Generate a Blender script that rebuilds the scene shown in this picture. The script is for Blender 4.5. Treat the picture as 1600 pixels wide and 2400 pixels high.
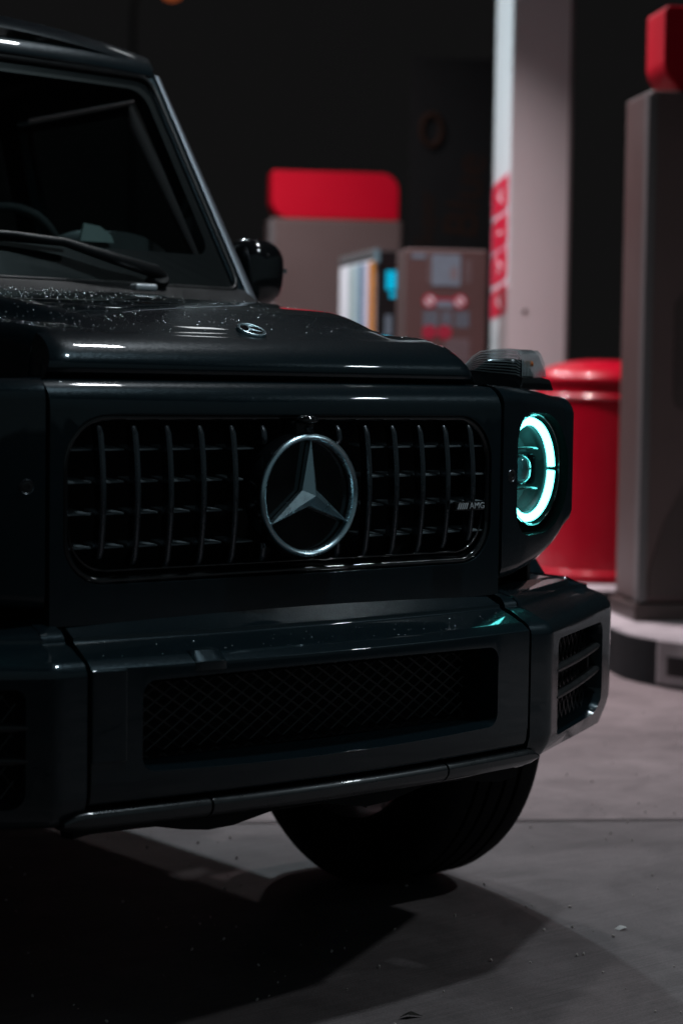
import bpy, bmesh, math, random
from mathutils import Vector, Matrix, Euler
random.seed(7)
R = math.radians
for o in list(bpy.data.objects): bpy.data.objects.remove(o)
S = bpy.context.scene
COL = S.collection

# ------------------------------------------------------------------ camera
CAM = Vector((-2.17779, -2.79820, 1.13889)); YAW, PIT, ROL = R(39.10015), R(-3.57408), R(0.82567)
fw = Vector((math.sin(YAW)*math.cos(PIT), math.cos(YAW)*math.cos(PIT), math.sin(PIT)))
rt = Vector((math.cos(YAW), -math.sin(YAW), 0)); up = rt.cross(fw)
r2 = rt*math.cos(ROL)+up*math.sin(ROL); u2 = up*math.cos(ROL)-rt*math.sin(ROL)
cd = bpy.data.cameras.new('camera'); cam = bpy.data.objects.new('camera', cd); COL.objects.link(cam)
M = Matrix((r2, u2, -fw)).transposed().to_4x4(); M.translation = CAM; cam.matrix_world = M
cd.sensor_fit = 'HORIZONTAL'; cd.sensor_width = 24.0; cd.lens = 70.22; cd.clip_end = 500; cd.clip_start = .05
cd.dof.use_dof = True; cd.dof.focus_distance = 3.75; cd.dof.aperture_fstop = 2.7; cd.dof.aperture_blades = 9
S.camera = cam
S.render.resolution_x, S.render.resolution_y = 682, 1024
S.view_settings.view_transform = 'Standard'; S.view_settings.look = 'None'
S.view_settings.exposure = 0; S.view_settings.gamma = 1
S.render.engine = 'CYCLES'

# ------------------------------------------------------------------ night sky
w = bpy.data.worlds.new("World"); S.world = w; w.use_nodes = True
nt = w.node_tree; nt.nodes.clear()
bg = nt.nodes.new('ShaderNodeBackground'); out = nt.nodes.new('ShaderNodeOutputWorld')
sky = nt.nodes.new('ShaderNodeTexSky'); sky.sky_type = 'NISHITA'; sky.sun_disc = False
sky.sun_elevation = R(-6); sky.sun_rotation = R(200)
mixn = nt.nodes.new('ShaderNodeMix'); mixn.data_type = 'RGBA'; mixn.inputs[0].default_value = 0.999
nt.links.new(sky.outputs[0], mixn.inputs[6]); mixn.inputs[7].default_value = (.0053, .0052, .0053, 1)
wtc = nt.nodes.new('ShaderNodeTexCoord'); dotn = nt.nodes.new('ShaderNodeVectorMath'); dotn.operation = 'DOT_PRODUCT'
dotn.inputs[1].default_value = Vector((-.25, -.93, .27)).normalized()
gl_ = nt.nodes.new('ShaderNodeMapRange'); gl_.interpolation_type = 'SMOOTHSTEP'; gl_.inputs[1].default_value = -.15; gl_.inputs[2].default_value = .95
gl_.inputs[3].default_value = 0; gl_.inputs[4].default_value = 1
mg = nt.nodes.new('ShaderNodeMix'); mg.data_type = 'RGBA'
nt.links.new(wtc.outputs['Generated'], dotn.inputs[0]); nt.links.new(dotn.outputs['Value'], gl_.inputs[0]); nt.links.new(gl_.outputs[0], mg.inputs[0])
nt.links.new(mixn.outputs[2], mg.inputs[6]); mg.inputs[7].default_value = (.046, .062, .068, 1)  # added glow behind the camera, brightens the dark car front
nt.links.new(mg.outputs[2], bg.inputs[0]); bg.inputs[1].default_value = 1.0
nt.links.new(bg.outputs[0], out.inputs[0])

# ------------------------------------------------------------------ canopy lamps (the station's own light)
LAMPS = [  # x, y, z, watt, size, colour, spread, what it hangs above
    (4.00, -2.30, 4.8, 62, .22, (.84, .95, 1.0), 108, 'the empty concrete in front of the near pump'),
    (1.04, -0.85, 4.8, 26, .22, (.80, .93, 1.0), 125, 'the front of the black car'),
    (1.87,  1.30, 4.8, 12, .22, (.93, .96, 1.0), 98, 'the gap between the car and the near pump'),
    (3.70,  4.30, 4.8, 80, .22, (1.0, .80, .84), 94, 'the ground between car and red bin'),
    (3.80,  6.60, 4.8, 175, .22, (.76, .92, 1.0), 165, 'the ground left of the white column'),
    (5.20,  8.00, 4.8, 90, .22, (1.0, .88, .90), 130, 'the lane before the far pump'),
]

# ------------------------------------------------------------------ materials
MATS = {}
def mat(name, col, rough=.5, metal=0., coat=0., spec=.5, emit=None, es=0., vary=0., vscale=8., bump=0., bscale=60., rvar=0., alpha=1., trans=0., coat_rough=.03):
    m = bpy.data.materials.new(name); m.use_nodes = True; t = m.node_tree; b = t.nodes['Principled BSDF']
    b.inputs['Base Color'].default_value = (*col, 1); b.inputs['Roughness'].default_value = rough
    b.inputs['Metallic'].default_value = metal; b.inputs['Coat Weight'].default_value = coat
    b.inputs['Coat Roughness'].default_value = coat_rough
    b.inputs['Specular IOR Level'].default_value = spec
    b.inputs['Transmission Weight'].default_value = trans
    if emit: b.inputs['Emission Color'].default_value = (*emit, 1); b.inputs['Emission Strength'].default_value = es
    tc = t.nodes.new('ShaderNodeTexCoord')
    n = t.nodes.new('ShaderNodeTexNoise'); n.inputs['Scale'].default_value = vscale; n.inputs['Detail'].default_value = 6
    t.links.new(tc.outputs['Object'], n.inputs['Vector'])
    if vary:
        mx = t.nodes.new('ShaderNodeMix'); mx.data_type = 'RGBA'
        mx.inputs[6].default_value = (*[c*(1-vary) for c in col], 1); mx.inputs[7].default_value = (*[min(1, c*(1+vary)) for c in col], 1)
        t.links.new(n.outputs[0], mx.inputs[0]); t.links.new(mx.outputs[2], b.inputs['Base Color'])
    if rvar:
        mr = t.nodes.new('ShaderNodeMapRange'); mr.inputs[1].default_value = .3; mr.inputs[2].default_value = .7
        mr.inputs[3].default_value = max(0, rough-rvar); mr.inputs[4].default_value = rough+rvar
        t.links.new(n.outputs[0], mr.inputs[0]); t.links.new(mr.outputs[0], b.inputs['Roughness'])
    if bump:
        n2 = t.nodes.new('ShaderNodeTexNoise'); n2.inputs['Scale'].default_value = bscale; n2.inputs['Detail'].default_value = 4
        t.links.new(tc.outputs['Object'], n2.inputs['Vector'])
        bp = t.nodes.new('ShaderNodeBump'); bp.inputs['Strength'].default_value = bump; bp.inputs['Distance'].default_value = .004
        t.links.new(n2.outputs[0], bp.inputs['Height']); t.links.new(bp.outputs[0], b.inputs['Normal'])
    MATS[name] = m; return m

def glassmat(name, tint=(1, 1, 1), refl=.9, rough=.0, ior=1.5):
    m = bpy.data.materials.new(name); m.use_nodes = True; t = m.node_tree; t.nodes.clear()
    o = t.nodes.new('ShaderNodeOutputMaterial'); mx = t.nodes.new('ShaderNodeMixShader')
    tr = t.nodes.new('ShaderNodeBsdfTransparent'); tr.inputs[0].default_value = (*tint, 1)
    gl = t.nodes.new('ShaderNodeBsdfGlossy'); gl.inputs['Roughness'].default_value = rough; gl.inputs[0].default_value = (refl, refl, refl, 1)
    lw = t.nodes.new('ShaderNodeLayerWeight'); lw.inputs[0].default_value = .5
    pw = t.nodes.new('ShaderNodeMath'); pw.operation = 'POWER'; pw.inputs[1].default_value = 5
    fr = t.nodes.new('ShaderNodeMath'); fr.operation = 'MULTIPLY_ADD'; fr.inputs[1].default_value = .94; fr.inputs[2].default_value = .055
    t.links.new(lw.outputs['Facing'], pw.inputs[0]); t.links.new(pw.outputs[0], fr.inputs[0])
    t.links.new(fr.outputs[0], mx.inputs[0]); t.links.new(tr.outputs[0], mx.inputs[1]); t.links.new(gl.outputs[0], mx.inputs[2])
    t.links.new(mx.outputs[0], o.inputs[0]); MATS[name] = m; return m

# car paint: near-black blue metallic with flake sparkle and dust
PAINT = mat('car_paint', (.0062, .0155, .0205), .30, .34, 1., .10, vary=.15, vscale=40, coat_rough=.02)
t = PAINT.node_tree; b = t.nodes['Principled BSDF']; tc = [n for n in t.nodes if n.type == 'TEX_COORD'][0]
vo = t.nodes.new('ShaderNodeTexVoronoi'); vo.inputs['Scale'].default_value = 700; t.links.new(tc.outputs['Object'], vo.inputs['Vector'])
ad = t.nodes.new('ShaderNodeVectorMath'); ad.operation = 'SUBTRACT'; ad.inputs[1].default_value = (.5, .5, .5)
sc = t.nodes.new('ShaderNodeVectorMath'); sc.operation = 'SCALE'; sc.inputs['Scale'].default_value = .10
ge = t.nodes.new('ShaderNodeNewGeometry'); a2 = t.nodes.new('ShaderNodeVectorMath'); nm = t.nodes.new('ShaderNodeVectorMath'); nm.operation = 'NORMALIZE'
t.links.new(vo.outputs['Color'], ad.inputs[0]); t.links.new(ad.outputs[0], sc.inputs[0]); t.links.new(sc.outputs[0], a2.inputs[0])
t.links.new(ge.outputs['Normal'], a2.inputs[1]); t.links.new(a2.outputs[0], nm.inputs[0]); t.links.new(nm.outputs[0], b.inputs['Normal'])
dn = t.nodes.new('ShaderNodeTexNoise'); dn.inputs['Scale'].default_value = 90; dn.inputs['Detail'].default_value = 8
t.links.new(tc.outputs['Object'], dn.inputs['Vector'])
mr = t.nodes.new('ShaderNodeMapRange'); mr.inputs[1].default_value = .45; mr.inputs[2].default_value = .8; mr.inputs[3].default_value = .008; mr.inputs[4].default_value = .045
t.links.new(dn.outputs[0], mr.inputs[0]); t.links.new(mr.outputs[0], b.inputs['Coat Roughness'])

GLOSSBLK = mat('gloss_black', (.006, .007, .008), .12, 0, .6, vary=.2, vscale=30, rvar=.05)
SATIN = mat('satin_black', (.012, .013, .014), .38, 0, 0, vary=.2, vscale=30, rvar=.06)
MATTE = mat('matte_black', (.006, .006, .007), .75, 0, 0, .25, vary=.3, vscale=20)
BARMETAL = mat('dark_chrome', (.13, .145, .16), .27, 1., 0, vary=.2, vscale=60, rvar=.08)
CHROME = mat('brushed_metal', (.62, .84, .92), .28, 1., 0, vary=.04, vscale=40, rvar=.03)
TYRE = mat('tyre_rubber', (.006, .006, .0065), .8, 0, 0, .12, vary=.3, vscale=30, bump=.3)
RIM = mat('rim_metal', (.05, .05, .055), .3, .9, 0, vary=.2)
SKID = mat('skid_metal', (.03, .034, .037), .30, .6, 1., vary=.15, vscale=40, rvar=.04)
GLASS = glassmat('windscreen_glass', (.80, .88, .88), .9)
LAMPBLK = mat('lamp_black', (.0008, .0008, .0008), .9, 0, 0, .02)
SIGLENS = glassmat('signal_plastic', (.62, .68, .70), 1.0)
LENS = glassmat('clear_lens', (.93, .97, .97), 1.0)
SIDEGL = glassmat('tinted_glass', (.4, .46, .46), .8)
RING = mat('light_ring', (.1, .4, .4), .3, 0, emit=(.14, 1., .97), es=8.2)
HOUSE = mat('lamp_housing', (.008, .011, .012), .45, 0, 0, vary=.2)
HREFL = mat('lamp_reflector', (.6, .62, .62), .12, 1., vary=.1)
LENSGL = mat('projector_glass', (.05, .06, .07), .03, 0, 1., vary=.2)
INT = mat('interior_trim', (.05, .06, .06), .55, vary=.3, vscale=20)
INTL = mat('interior_light_trim', (.10, .14, .13), .4, vary=.2)
ORANGE = mat('amber_plastic', (.6, .16, .02), .3, vary=.1)
FRIT = mat('glass_border', (.006, .006, .007), .4, vary=.2)
CONC = None
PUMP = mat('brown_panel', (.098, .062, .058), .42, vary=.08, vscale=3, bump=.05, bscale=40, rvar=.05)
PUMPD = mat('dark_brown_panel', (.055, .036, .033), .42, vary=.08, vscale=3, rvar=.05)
TRIM = mat('grey_trim', (.12, .11, .11), .4, vary=.08, vscale=5)
RED = mat('red_sign', (.46, .0006, .014), .5, 0, 0, .15, vary=.05, vscale=4, rvar=.05)
REDB = mat('red_bin', (.38, .0010, .014), .34, 0, .25, .3, vary=.06, vscale=6, bump=.04, bscale=20, rvar=.06)
WHITE = mat('white_column', (.62, .62, .62), .38, 0, .2, vary=.04, vscale=3, bump=.04, bscale=25, rvar=.05)
WPRINT = mat('white_print', (.75, .72, .75), .5, vary=.05)
BPRINT = mat('pale_blue_print', (.17, .24, .29), .5, vary=.15, vscale=30)
PPRINT = mat('grey_print', (.20, .18, .19), .5, vary=.15, vscale=30)
PINK = mat('pink_print', (.72, .30, .38), .45, vary=.1, vscale=30)
REDP = mat('red_print', (.55, .004, .03), .45, vary=.05)
REDD = mat('dim_red_print', (.35, .02, .05), .5, vary=.1)
BLACKP = mat('black_panel', (.008, .008, .009), .4, vary=.2)
SCREEN = mat('lit_screen', (.0, .1, .12), .3, emit=(0.0, .45, .72), es=.85)
SCREEN2 = mat('lit_screen_dim', (.1, .14, .16), .4, emit=(.05, .10, .12), es=.6)
BROWNTXT = mat('brown_lettering', (.014, .0065, .0045), .9, 0, 0, .05, vary=.2)
KERBT = mat('kerb_concrete', (.37, .33, .34), .85, 0, 0, .3, vary=.4, vscale=9, bump=.4, bscale=50)
KERBB = mat('kerb_black_paint', (.022, .026, .030), .55, vary=.35, vscale=12, bump=.3)
CANO = mat('canopy_soffit', (.02, .023, .025), .6, vary=.04)
DIFF = mat('lamp_diffuser', (.8, .8, .8), .4, emit=(.9, .97, 1), es=3.)
STREET = mat('street_lamp_glass', (.3, .1, .03), .4, emit=(1., .20, .05), es=.28)
STEELD = mat('dark_steel', (.05, .035, .03), .5, vary=.2)
DROP_GLINT = mat('water', (.80, .86, .90), .16, 1., 0, vary=.02)  # bright metal instead of clear water, puts the glints into the droplets

# ------------------------------------------------------------------ helpers
def link(o, parent=None):
    COL.objects.link(o)
    if parent is not None:
        o.parent = parent; o.matrix_parent_inverse = PINV.get(parent.name, Matrix())
    return o
PINV = {}
def obj(name, bm, m, parent=None, smooth=None, recalc=True):
    if recalc: bmesh.ops.recalc_face_normals(bm, faces=bm.faces)
    me = bpy.data.meshes.new(name); bm.to_mesh(me); bm.free()
    for x in (m if isinstance(m, (list, tuple)) else [m]): me.materials.append(x)
    if smooth is not None:
        for p in me.polygons: p.use_smooth = True
        try: me.set_sharp_from_angle(angle=R(smooth))
        except Exception: pass
    o = bpy.data.objects.new(name, me); link(o, parent); return o
def finish(o, bevel=None, seg=2, smooth=35, cuts=(), lim=30, sub=0):
    for p in o.data.polygons: p.use_smooth = True
    for c in cuts:
        md = o.modifiers.new('b', 'BOOLEAN'); md.object = c; md.operation = 'DIFFERENCE'; md.solver = 'EXACT'; md.use_self = c.name.startswith('selfcut')
    if bevel:
        md = o.modifiers.new('v', 'BEVEL'); md.width = bevel; md.segments = seg; md.limit_method = 'ANGLE'; md.angle_limit = R(lim); md.harden_normals = False
    md = o.modifiers.new('w', 'WEIGHTED_NORMAL'); md.mode = 'FACE_AREA_WITH_ANGLE'; md.weight = 50; md.keep_sharp = False
    bpy.context.view_layer.update()
    dg = bpy.context.evaluated_depsgraph_get()
    me = bpy.data.meshes.new_from_object(o.evaluated_get(dg), depsgraph=dg)
    o.modifiers.clear(); old = o.data; nm_ = old.name; o.data = me; bpy.data.meshes.remove(old); me.name = nm_
    if not bevel:
        me.set_sharp_from_angle(angle=R(smooth))
    for c in cuts:
        cm = c.data; bpy.data.objects.remove(c)
        bpy.data.meshes.remove(cm)
    return o
def thing(name, label, cat, loc=(0, 0, 0), rz=0, group=None):
    o = bpy.data.objects.new(name, None); COL.objects.link(o); o.location = loc; o.rotation_euler = (0, 0, rz)
    o.empty_display_size = .1; o['label'] = label; o['category'] = cat
    if group: o['group'] = group
    return o
def tag(o, label, cat, group=None, kind=None):
    o['label'] = label; o['category'] = cat
    if group: o['group'] = group
    if kind: o['kind'] = kind
    return o
def box(bm, x0, x1, y0, y1, z0, z1):
    v = [bm.verts.new((x, y, z)) for x in (x0, x1) for y in (y0, y1) for z in (z0, z1)]
    for f in ((0, 1, 3, 2), (4, 6, 7, 5), (0, 4, 5, 1), (2, 3, 7, 6), (0, 2, 6, 4), (1, 5, 7, 3)): bm.faces.new([v[i] for i in f])
    return bm
def nbox(*a): return box(bmesh.new(), *a)
def prism(bm, pts, f0, f1):
    """closed polygon pts (2-D) between mapping functions f0,f1: (u,v)->xyz"""
    a = [bm.verts.new(f0(*p)) for p in pts]; b_ = [bm.verts.new(f1(*p)) for p in pts]; n = len(pts)
    bm.faces.new(a); bm.faces.new(b_[::-1])
    for i in range(n): bm.faces.new((a[i], b_[i], b_[(i+1) % n], a[(i+1) % n]))
    return bm
def rrect(x0, x1, z0, z1, r, seg=6):
    if not isinstance(r, (list, tuple)): r = [r]*4      # order: BL, BR, TR, TL
    p = []
    for (cx, cz, a0, rr) in ((x0+r[0], z0+r[0], 180, r[0]), (x1-r[1], z0+r[1], 270, r[1]), (x1-r[2], z1-r[2], 0, r[2]), (x0+r[3], z1-r[3], 90, r[3])):
        if rr < 1e-6: p.append((cx, cz)); continue
        for i in range(seg+1):
            a = R(a0+90*i/seg); p.append((cx+rr*math.cos(a), cz+rr*math.sin(a)))
    return p
def plate(bm, pts, y0, y1): return prism(bm, pts, lambda u, v: (u, y0, v), lambda u, v: (u, y1, v))
def slab(bm, pts, z0, z1): return prism(bm, pts, lambda u, v: (u, v, z0), lambda u, v: (u, v, z1))
def tube(bm, pts, r, n=8, cap=True, closed=False):
    pts = [Vector(p) for p in pts]; rings = []; prev = None; N = len(pts)
    for i, p in enumerate(pts):
        if closed: d = (pts[(i+1) % N]-pts[i-1]).normalized()
        else: d = (pts[min(i+1, N-1)]-pts[max(i-1, 0)]).normalized()
        if prev is None:
            a = d.orthogonal().normalized()
        else:
            a = (prev-d*prev.dot(d)).normalized()
        prev = a; c = d.cross(a); rr = r[i] if isinstance(r, (list, tuple)) else r
        rings.append([bm.verts.new(p+(a*math.cos(2*math.pi*k/n)+c*math.sin(2*math.pi*k/n))*rr) for k in range(n)])
    L = N if closed else N-1
    for i in range(L):
        A, B = rings[i], rings[(i+1) % N]
        for k in range(n): bm.faces.new((A[k], A[(k+1) % n], B[(k+1) % n], B[k]))
    if cap and not closed: bm.faces.new(rings[0][::-1]); bm.faces.new(rings[-1])
    return bm
def loft(bm, rings, closed_ring=True, cap=True, closed_path=False):
    vs = [[bm.verts.new(p) for p in r] for r in rings]; n = len(rings[0])
    L = len(rings) if closed_path else len(rings)-1
    for i in range(L):
        A, B = vs[i], vs[(i+1) % len(vs)]
        for k in range(n if closed_ring else n-1): bm.faces.new((A[k], A[(k+1) % n], B[(k+1) % n], B[k]))
    if cap and closed_ring and not closed_path: bm.faces.new(vs[0][::-1]); bm.faces.new(vs[-1])
    return bm
def lathe(bm, prof, axis_o, axis_d, n=48, cap=True):
    """prof: list of (radius, along)"""
    d = Vector(axis_d).normalized(); a = d.orthogonal().normalized(); c = d.cross(a); o_ = Vector(axis_o); rings = []
    for (r, h) in prof:
        rings.append([bm.verts.new(o_+d*h+(a*math.cos(2*math.pi*k/n)+c*math.sin(2*math.pi*k/n))*max(r, 1e-5)) for k in range(n)])
    for A, B in zip(rings, rings[1:]):
        for k in range(n): bm.faces.new((A[k], A[(k+1) % n], B[(k+1) % n], B[k]))
    if cap: bm.faces.new(rings[0][::-1]); bm.faces.new(rings[-1])
    return bm
def text_mesh(name, s, size, m, parent, matrix, extrude=.001, align='CENTER', shear=0, sx=1.):
    cu = bpy.data.curves.new(name, 'FONT'); cu.body = s; cu.size = size; cu.extrude = extrude; cu.align_x = align; cu.align_y = 'CENTER'; cu.shear = shear
    o = bpy.data.objects.new(name, cu); COL.objects.link(o); bpy.context.view_layer.update()
    me = bpy.data.meshes.new_from_object(o.evaluated_get(bpy.context.evaluated_depsgraph_get()))
    bpy.data.objects.remove(o); bpy.data.curves.remove(cu)
    me.name = name; me.materials.clear(); me.materials.append(m)
    me.transform(Matrix.Diagonal((sx, 1, 1, 1))); me.transform(matrix)
    o = bpy.data.objects.new(name, me); return link(o, parent)
def interp(tab, x):
    if x <= tab[0][0]: return tab[0][1]
    for (a, b_), (c, d) in zip(tab, tab[1:]):
        if x <= c: return b_+(d-b_)*(x-a)/(c-a)
    return tab[-1][1]
def sstep(a, b_, x):
    t_ = max(0, min(1, (x-a)/(b_-a))); return t_*t_*(3-2*t_)
def mx(pts, s): return [(p[0]*s, p[1], p[2]) for p in pts]

# ================================================================== SETTING
def ground_mat():
    m = bpy.data.materials.new('concrete_ground'); m.use_nodes = True; t = m.node_tree; b = t.nodes['Principled BSDF']
    tc = t.nodes.new('ShaderNodeTexCoord')
    def noise(sc, det=8, rough=.6, dist=0):
        n = t.nodes.new('ShaderNodeTexNoise'); n.inputs['Scale'].default_value = sc; n.inputs['Detail'].default_value = det
        n.inputs['Roughness'].default_value = rough; n.inputs['Distortion'].default_value = dist
        t.links.new(tc.outputs['Object'], n.inputs['Vector']); return n
    def ramp(n, *st):
        r = t.nodes.new('ShaderNodeValToRGB'); e = r.color_ramp.elements
        e[0].position, e[0].color = st[0][0], (*st[0][1], 1); e[1].position, e[1].color = st[-1][0], (*st[-1][1], 1)
        for p, c in st[1:-1]: x = e.new(p); x.color = (*c, 1)
        t.links.new(n.outputs[0], r.inputs[0]); return r
    def mul(a, b_, f=1.):
        x = t.nodes.new('ShaderNodeMix'); x.data_type = 'RGBA'; x.blend_type = 'MULTIPLY'; x.inputs[0].default_value = f
        t.links.new(a, x.inputs[6]); t.links.new(b_, x.inputs[7]); return x.outputs[2]
    big = ramp(noise(1.1, 6, .62, .8), (.3, (.175, .146, .147)), (.52, (.24, .202, .203)), (.72, (.30, .256, .258)))
    mid = ramp(noise(5, 10, .7, .6), (.3, (.62, .61, .61)), (.68, (1.12, 1.12, 1.12)))
    fine = ramp(noise(190, 6, .75), (.3, (.62, .62, .62)), (.64, (1.16, 1.15, 1.15)))
    pit = ramp(noise(420, 2, .5), (.27, (.45, .45, .45)), (.36, (1, 1, 1)))
    col = mul(mul(mul(big.outputs[0], mid.outputs[0]), fine.outputs[0]), pit.outputs[0], .7)
    # oil spots of their own shape
    vo = t.nodes.new('ShaderNodeTexVoronoi'); vo.inputs['Scale'].default_value = 1.3; vo.inputs['Randomness'].default_value = 1
    wn = noise(3.5, 5); wm = t.nodes.new('ShaderNodeVectorMath'); wm.operation = 'SCALE'; wm.inputs['Scale'].default_value = .35
    wa = t.nodes.new('ShaderNodeVectorMath'); t.links.new(wn.outputs['Color'], wm.inputs[0]); t.links.new(tc.outputs['Object'], wa.inputs[0]); t.links.new(wm.outputs[0], wa.inputs[1])
    t.links.new(wa.outputs[0], vo.inputs['Vector'])
    sp = t.nodes.new('ShaderNodeValToRGB'); sp.color_ramp.elements[0].position = .07; sp.color_ramp.elements[0].color = (.55, .55, .56, 1)
    sp.color_ramp.elements[1].position = .2; sp.color_ramp.elements[1].color = (1, 1, 1, 1); t.links.new(vo.outputs[0], sp.inputs[0])
    col = mul(col, sp.outputs[0], .9)
    # cast slabs of different tone: paler beyond the first joint; brushed streaks along it
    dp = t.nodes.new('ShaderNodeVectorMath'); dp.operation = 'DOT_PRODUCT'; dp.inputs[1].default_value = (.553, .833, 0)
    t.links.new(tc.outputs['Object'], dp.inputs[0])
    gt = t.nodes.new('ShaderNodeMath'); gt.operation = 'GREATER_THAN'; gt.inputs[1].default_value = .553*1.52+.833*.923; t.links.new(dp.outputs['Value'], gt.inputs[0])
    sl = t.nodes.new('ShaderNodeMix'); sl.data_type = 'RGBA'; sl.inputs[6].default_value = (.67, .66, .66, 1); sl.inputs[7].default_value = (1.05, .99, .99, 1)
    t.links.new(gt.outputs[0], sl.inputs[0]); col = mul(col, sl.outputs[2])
    mpn = t.nodes.new('ShaderNodeMapping'); mpn.inputs['Rotation'].default_value = (0, 0, R(33.6)); mpn.inputs['Scale'].default_value = (3, 160, 1)
    t.links.new(tc.outputs['Object'], mpn.inputs['Vector'])
    sn = t.nodes.new('ShaderNodeTexNoise'); sn.inputs['Scale'].default_value = 1.0; sn.inputs['Detail'].default_value = 5; t.links.new(mpn.outputs[0], sn.inputs['Vector'])
    col = mul(col, ramp(sn, (.3, (.80, .80, .80)), (.7, (1.14, 1.14, 1.14))).outputs[0])
    t.links.new(col, b.inputs['Base Color'])
    rr = t.nodes.new('ShaderNodeMapRange'); rr.inputs[3].default_value = .5; rr.inputs[4].default_value = .85
    t.links.new(noise(2.3, 6).outputs[0], rr.inputs[0]); t.links.new(rr.outputs[0], b.inputs['Roughness'])
    bp = t.nodes.new('ShaderNodeBump'); bp.inputs['Strength'].default_value = .45; bp.inputs['Distance'].default_value = .003
    t.links.new(noise(220, 6, .7).outputs[0], bp.inputs['Height']); t.links.new(bp.outputs[0], b.inputs['Normal'])
    return m
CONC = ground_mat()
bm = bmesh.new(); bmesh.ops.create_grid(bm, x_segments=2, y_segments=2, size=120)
g = obj('ground', bm, CONC); tag(g, 'mottled grey concrete forecourt paving', 'ground', kind='structure')
# narrow dark joints between the cast slabs
JM = mat('joint_filler', (.014, .012, .012), .9, vary=.3, vscale=20)
bm = bmesh.new(); e = Vector((.833, -.553, 0)); nrm = Vector((.553, .833, 0)); P0 = Vector((1.52, .923, .004))
for k in (-2, -1, 0, 1, 2, 3):
    c = P0+nrm*4.0*k
    q = [c-e*20-nrm*.006, c+e*20-nrm*.006, c+e*20+nrm*.006, c-e*20+nrm*.006]; bm.faces.new([bm.verts.new(p) for p in q])
for k in (-1, 0, 1):
    c = P0+e*(2.6+5*k)+Vector((0, 0, .0005))
    q = [c-nrm*20-e*.004, c+nrm*20-e*.004, c+nrm*20+e*.004, c-nrm*20+e*.004]; bm.faces.new([bm.verts.new(p) for p in q])
o = obj('slab_joints', bm, JM); tag(o, 'dark straight joint lines in the concrete paving', 'paving joint', kind='structure')

# ------------------------------------------------------------------ station frame
SR = R(-31); EX = Vector((math.cos(SR), math.sin(SR), 0)); EY = Vector((-math.sin(SR), math.cos(SR), 0))
O_ = Vector((3.964, 2.806, 0))
def st(e_, b_, z=0): return O_+EX*e_+EY*b_+Vector((0, 0, z))
KH = .19
def island(name, label, e0, e1, b0, b1, r, vent=False):
    th = thing(name, label, 'kerb', st((e0+e1)/2, (b0+b1)/2), SR, 'raised pump islands of the station')
    hx, hy = (e1-e0)/2, (b1-b0)/2
    o = obj('island_top', slab(bmesh.new(), rrect(-hx, hx, -hy, hy, r, 10), 0.0, KH), KERBT, th)
    cut = []
    finish(o, .018, 2, 40)
    ring_o = rrect(-hx-.012, hx+.012, -hy-.012, hy+.012, r+.012, 10); ring_i = rrect(-hx+.03, hx-.03, -hy+.03, hy-.03, max(.01, r-.03), 10)
    n = len(ring_o)
    # painted kerb face, black near the rounded end
    bm = bmesh.new(); half = []
    vo_ = [(bm.verts.new((*p, .0)), bm.verts.new((*p, KH-.012))) for p in ring_o]
    for i in range(n):
        a, b_ = vo_[i], vo_[(i+1) % n]
        mxx = (ring_o[i][0]+ring_o[(i+1) % n][0])/2
        f = bm.faces.new((a[0], b_[0], b_[1], a[1]))
    bmesh.ops.solidify(bm, geom=bm.faces[:], thickness=-.008)
    o2 = obj('painted_kerb_face', bm, KERBB, th, 40)
    return th
i1 = island('pump_island', 'nearest raised kerb under the tall brown pump', -.145, 3.0, -.85, .80, .60)
# the pale unpainted stretch with its dark recess right of the rounded end
i2 = island('pump_island', 'kerb behind the near pump carrying the red bin and the column', -1.6, 3.2, 1.32, 4.9, .35)
i3 = island('pump_island', 'farthest kerb carrying the far brown pump with red sign', -2.0, 3.0, 5.9, 7.6, .35)
# unpainted facing with a dark drain recess, right of the painted curve
cx_, cy_ = (-.145+3.0)/2, (-.85+.80)/2
def kerb_strip(name, off, emin, emax, z0, z1, m):
    ring = rrect(-.145-cx_-off, 3.0-cx_+off, -.85-cy_-off, .80-cy_+off, .60+off, 40)
    pts = [p for p in ring if p[1] < 0 and p[0] < .8 and emin <= p[0]+cx_ <= emax and p[1]+cy_ < -.30]
    if emax > .5: pts.append((1.0, -.85-cy_-off))
    bm = bmesh.new(); loft(bm, [[(x, y, z0), (x, y, z1), (x*.999+.0, y+.03, z1), (x, y+.03, z0)] for x, y in pts])
    return obj(name, bm, m, i1, 40)
kerb_strip('bare_kerb_face', .017, -.088, 9, .015, KH-.010, KERBT)
kerb_strip('drain_recess', .0185, -.070, .25, .050, .125, BLACKP)

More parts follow.
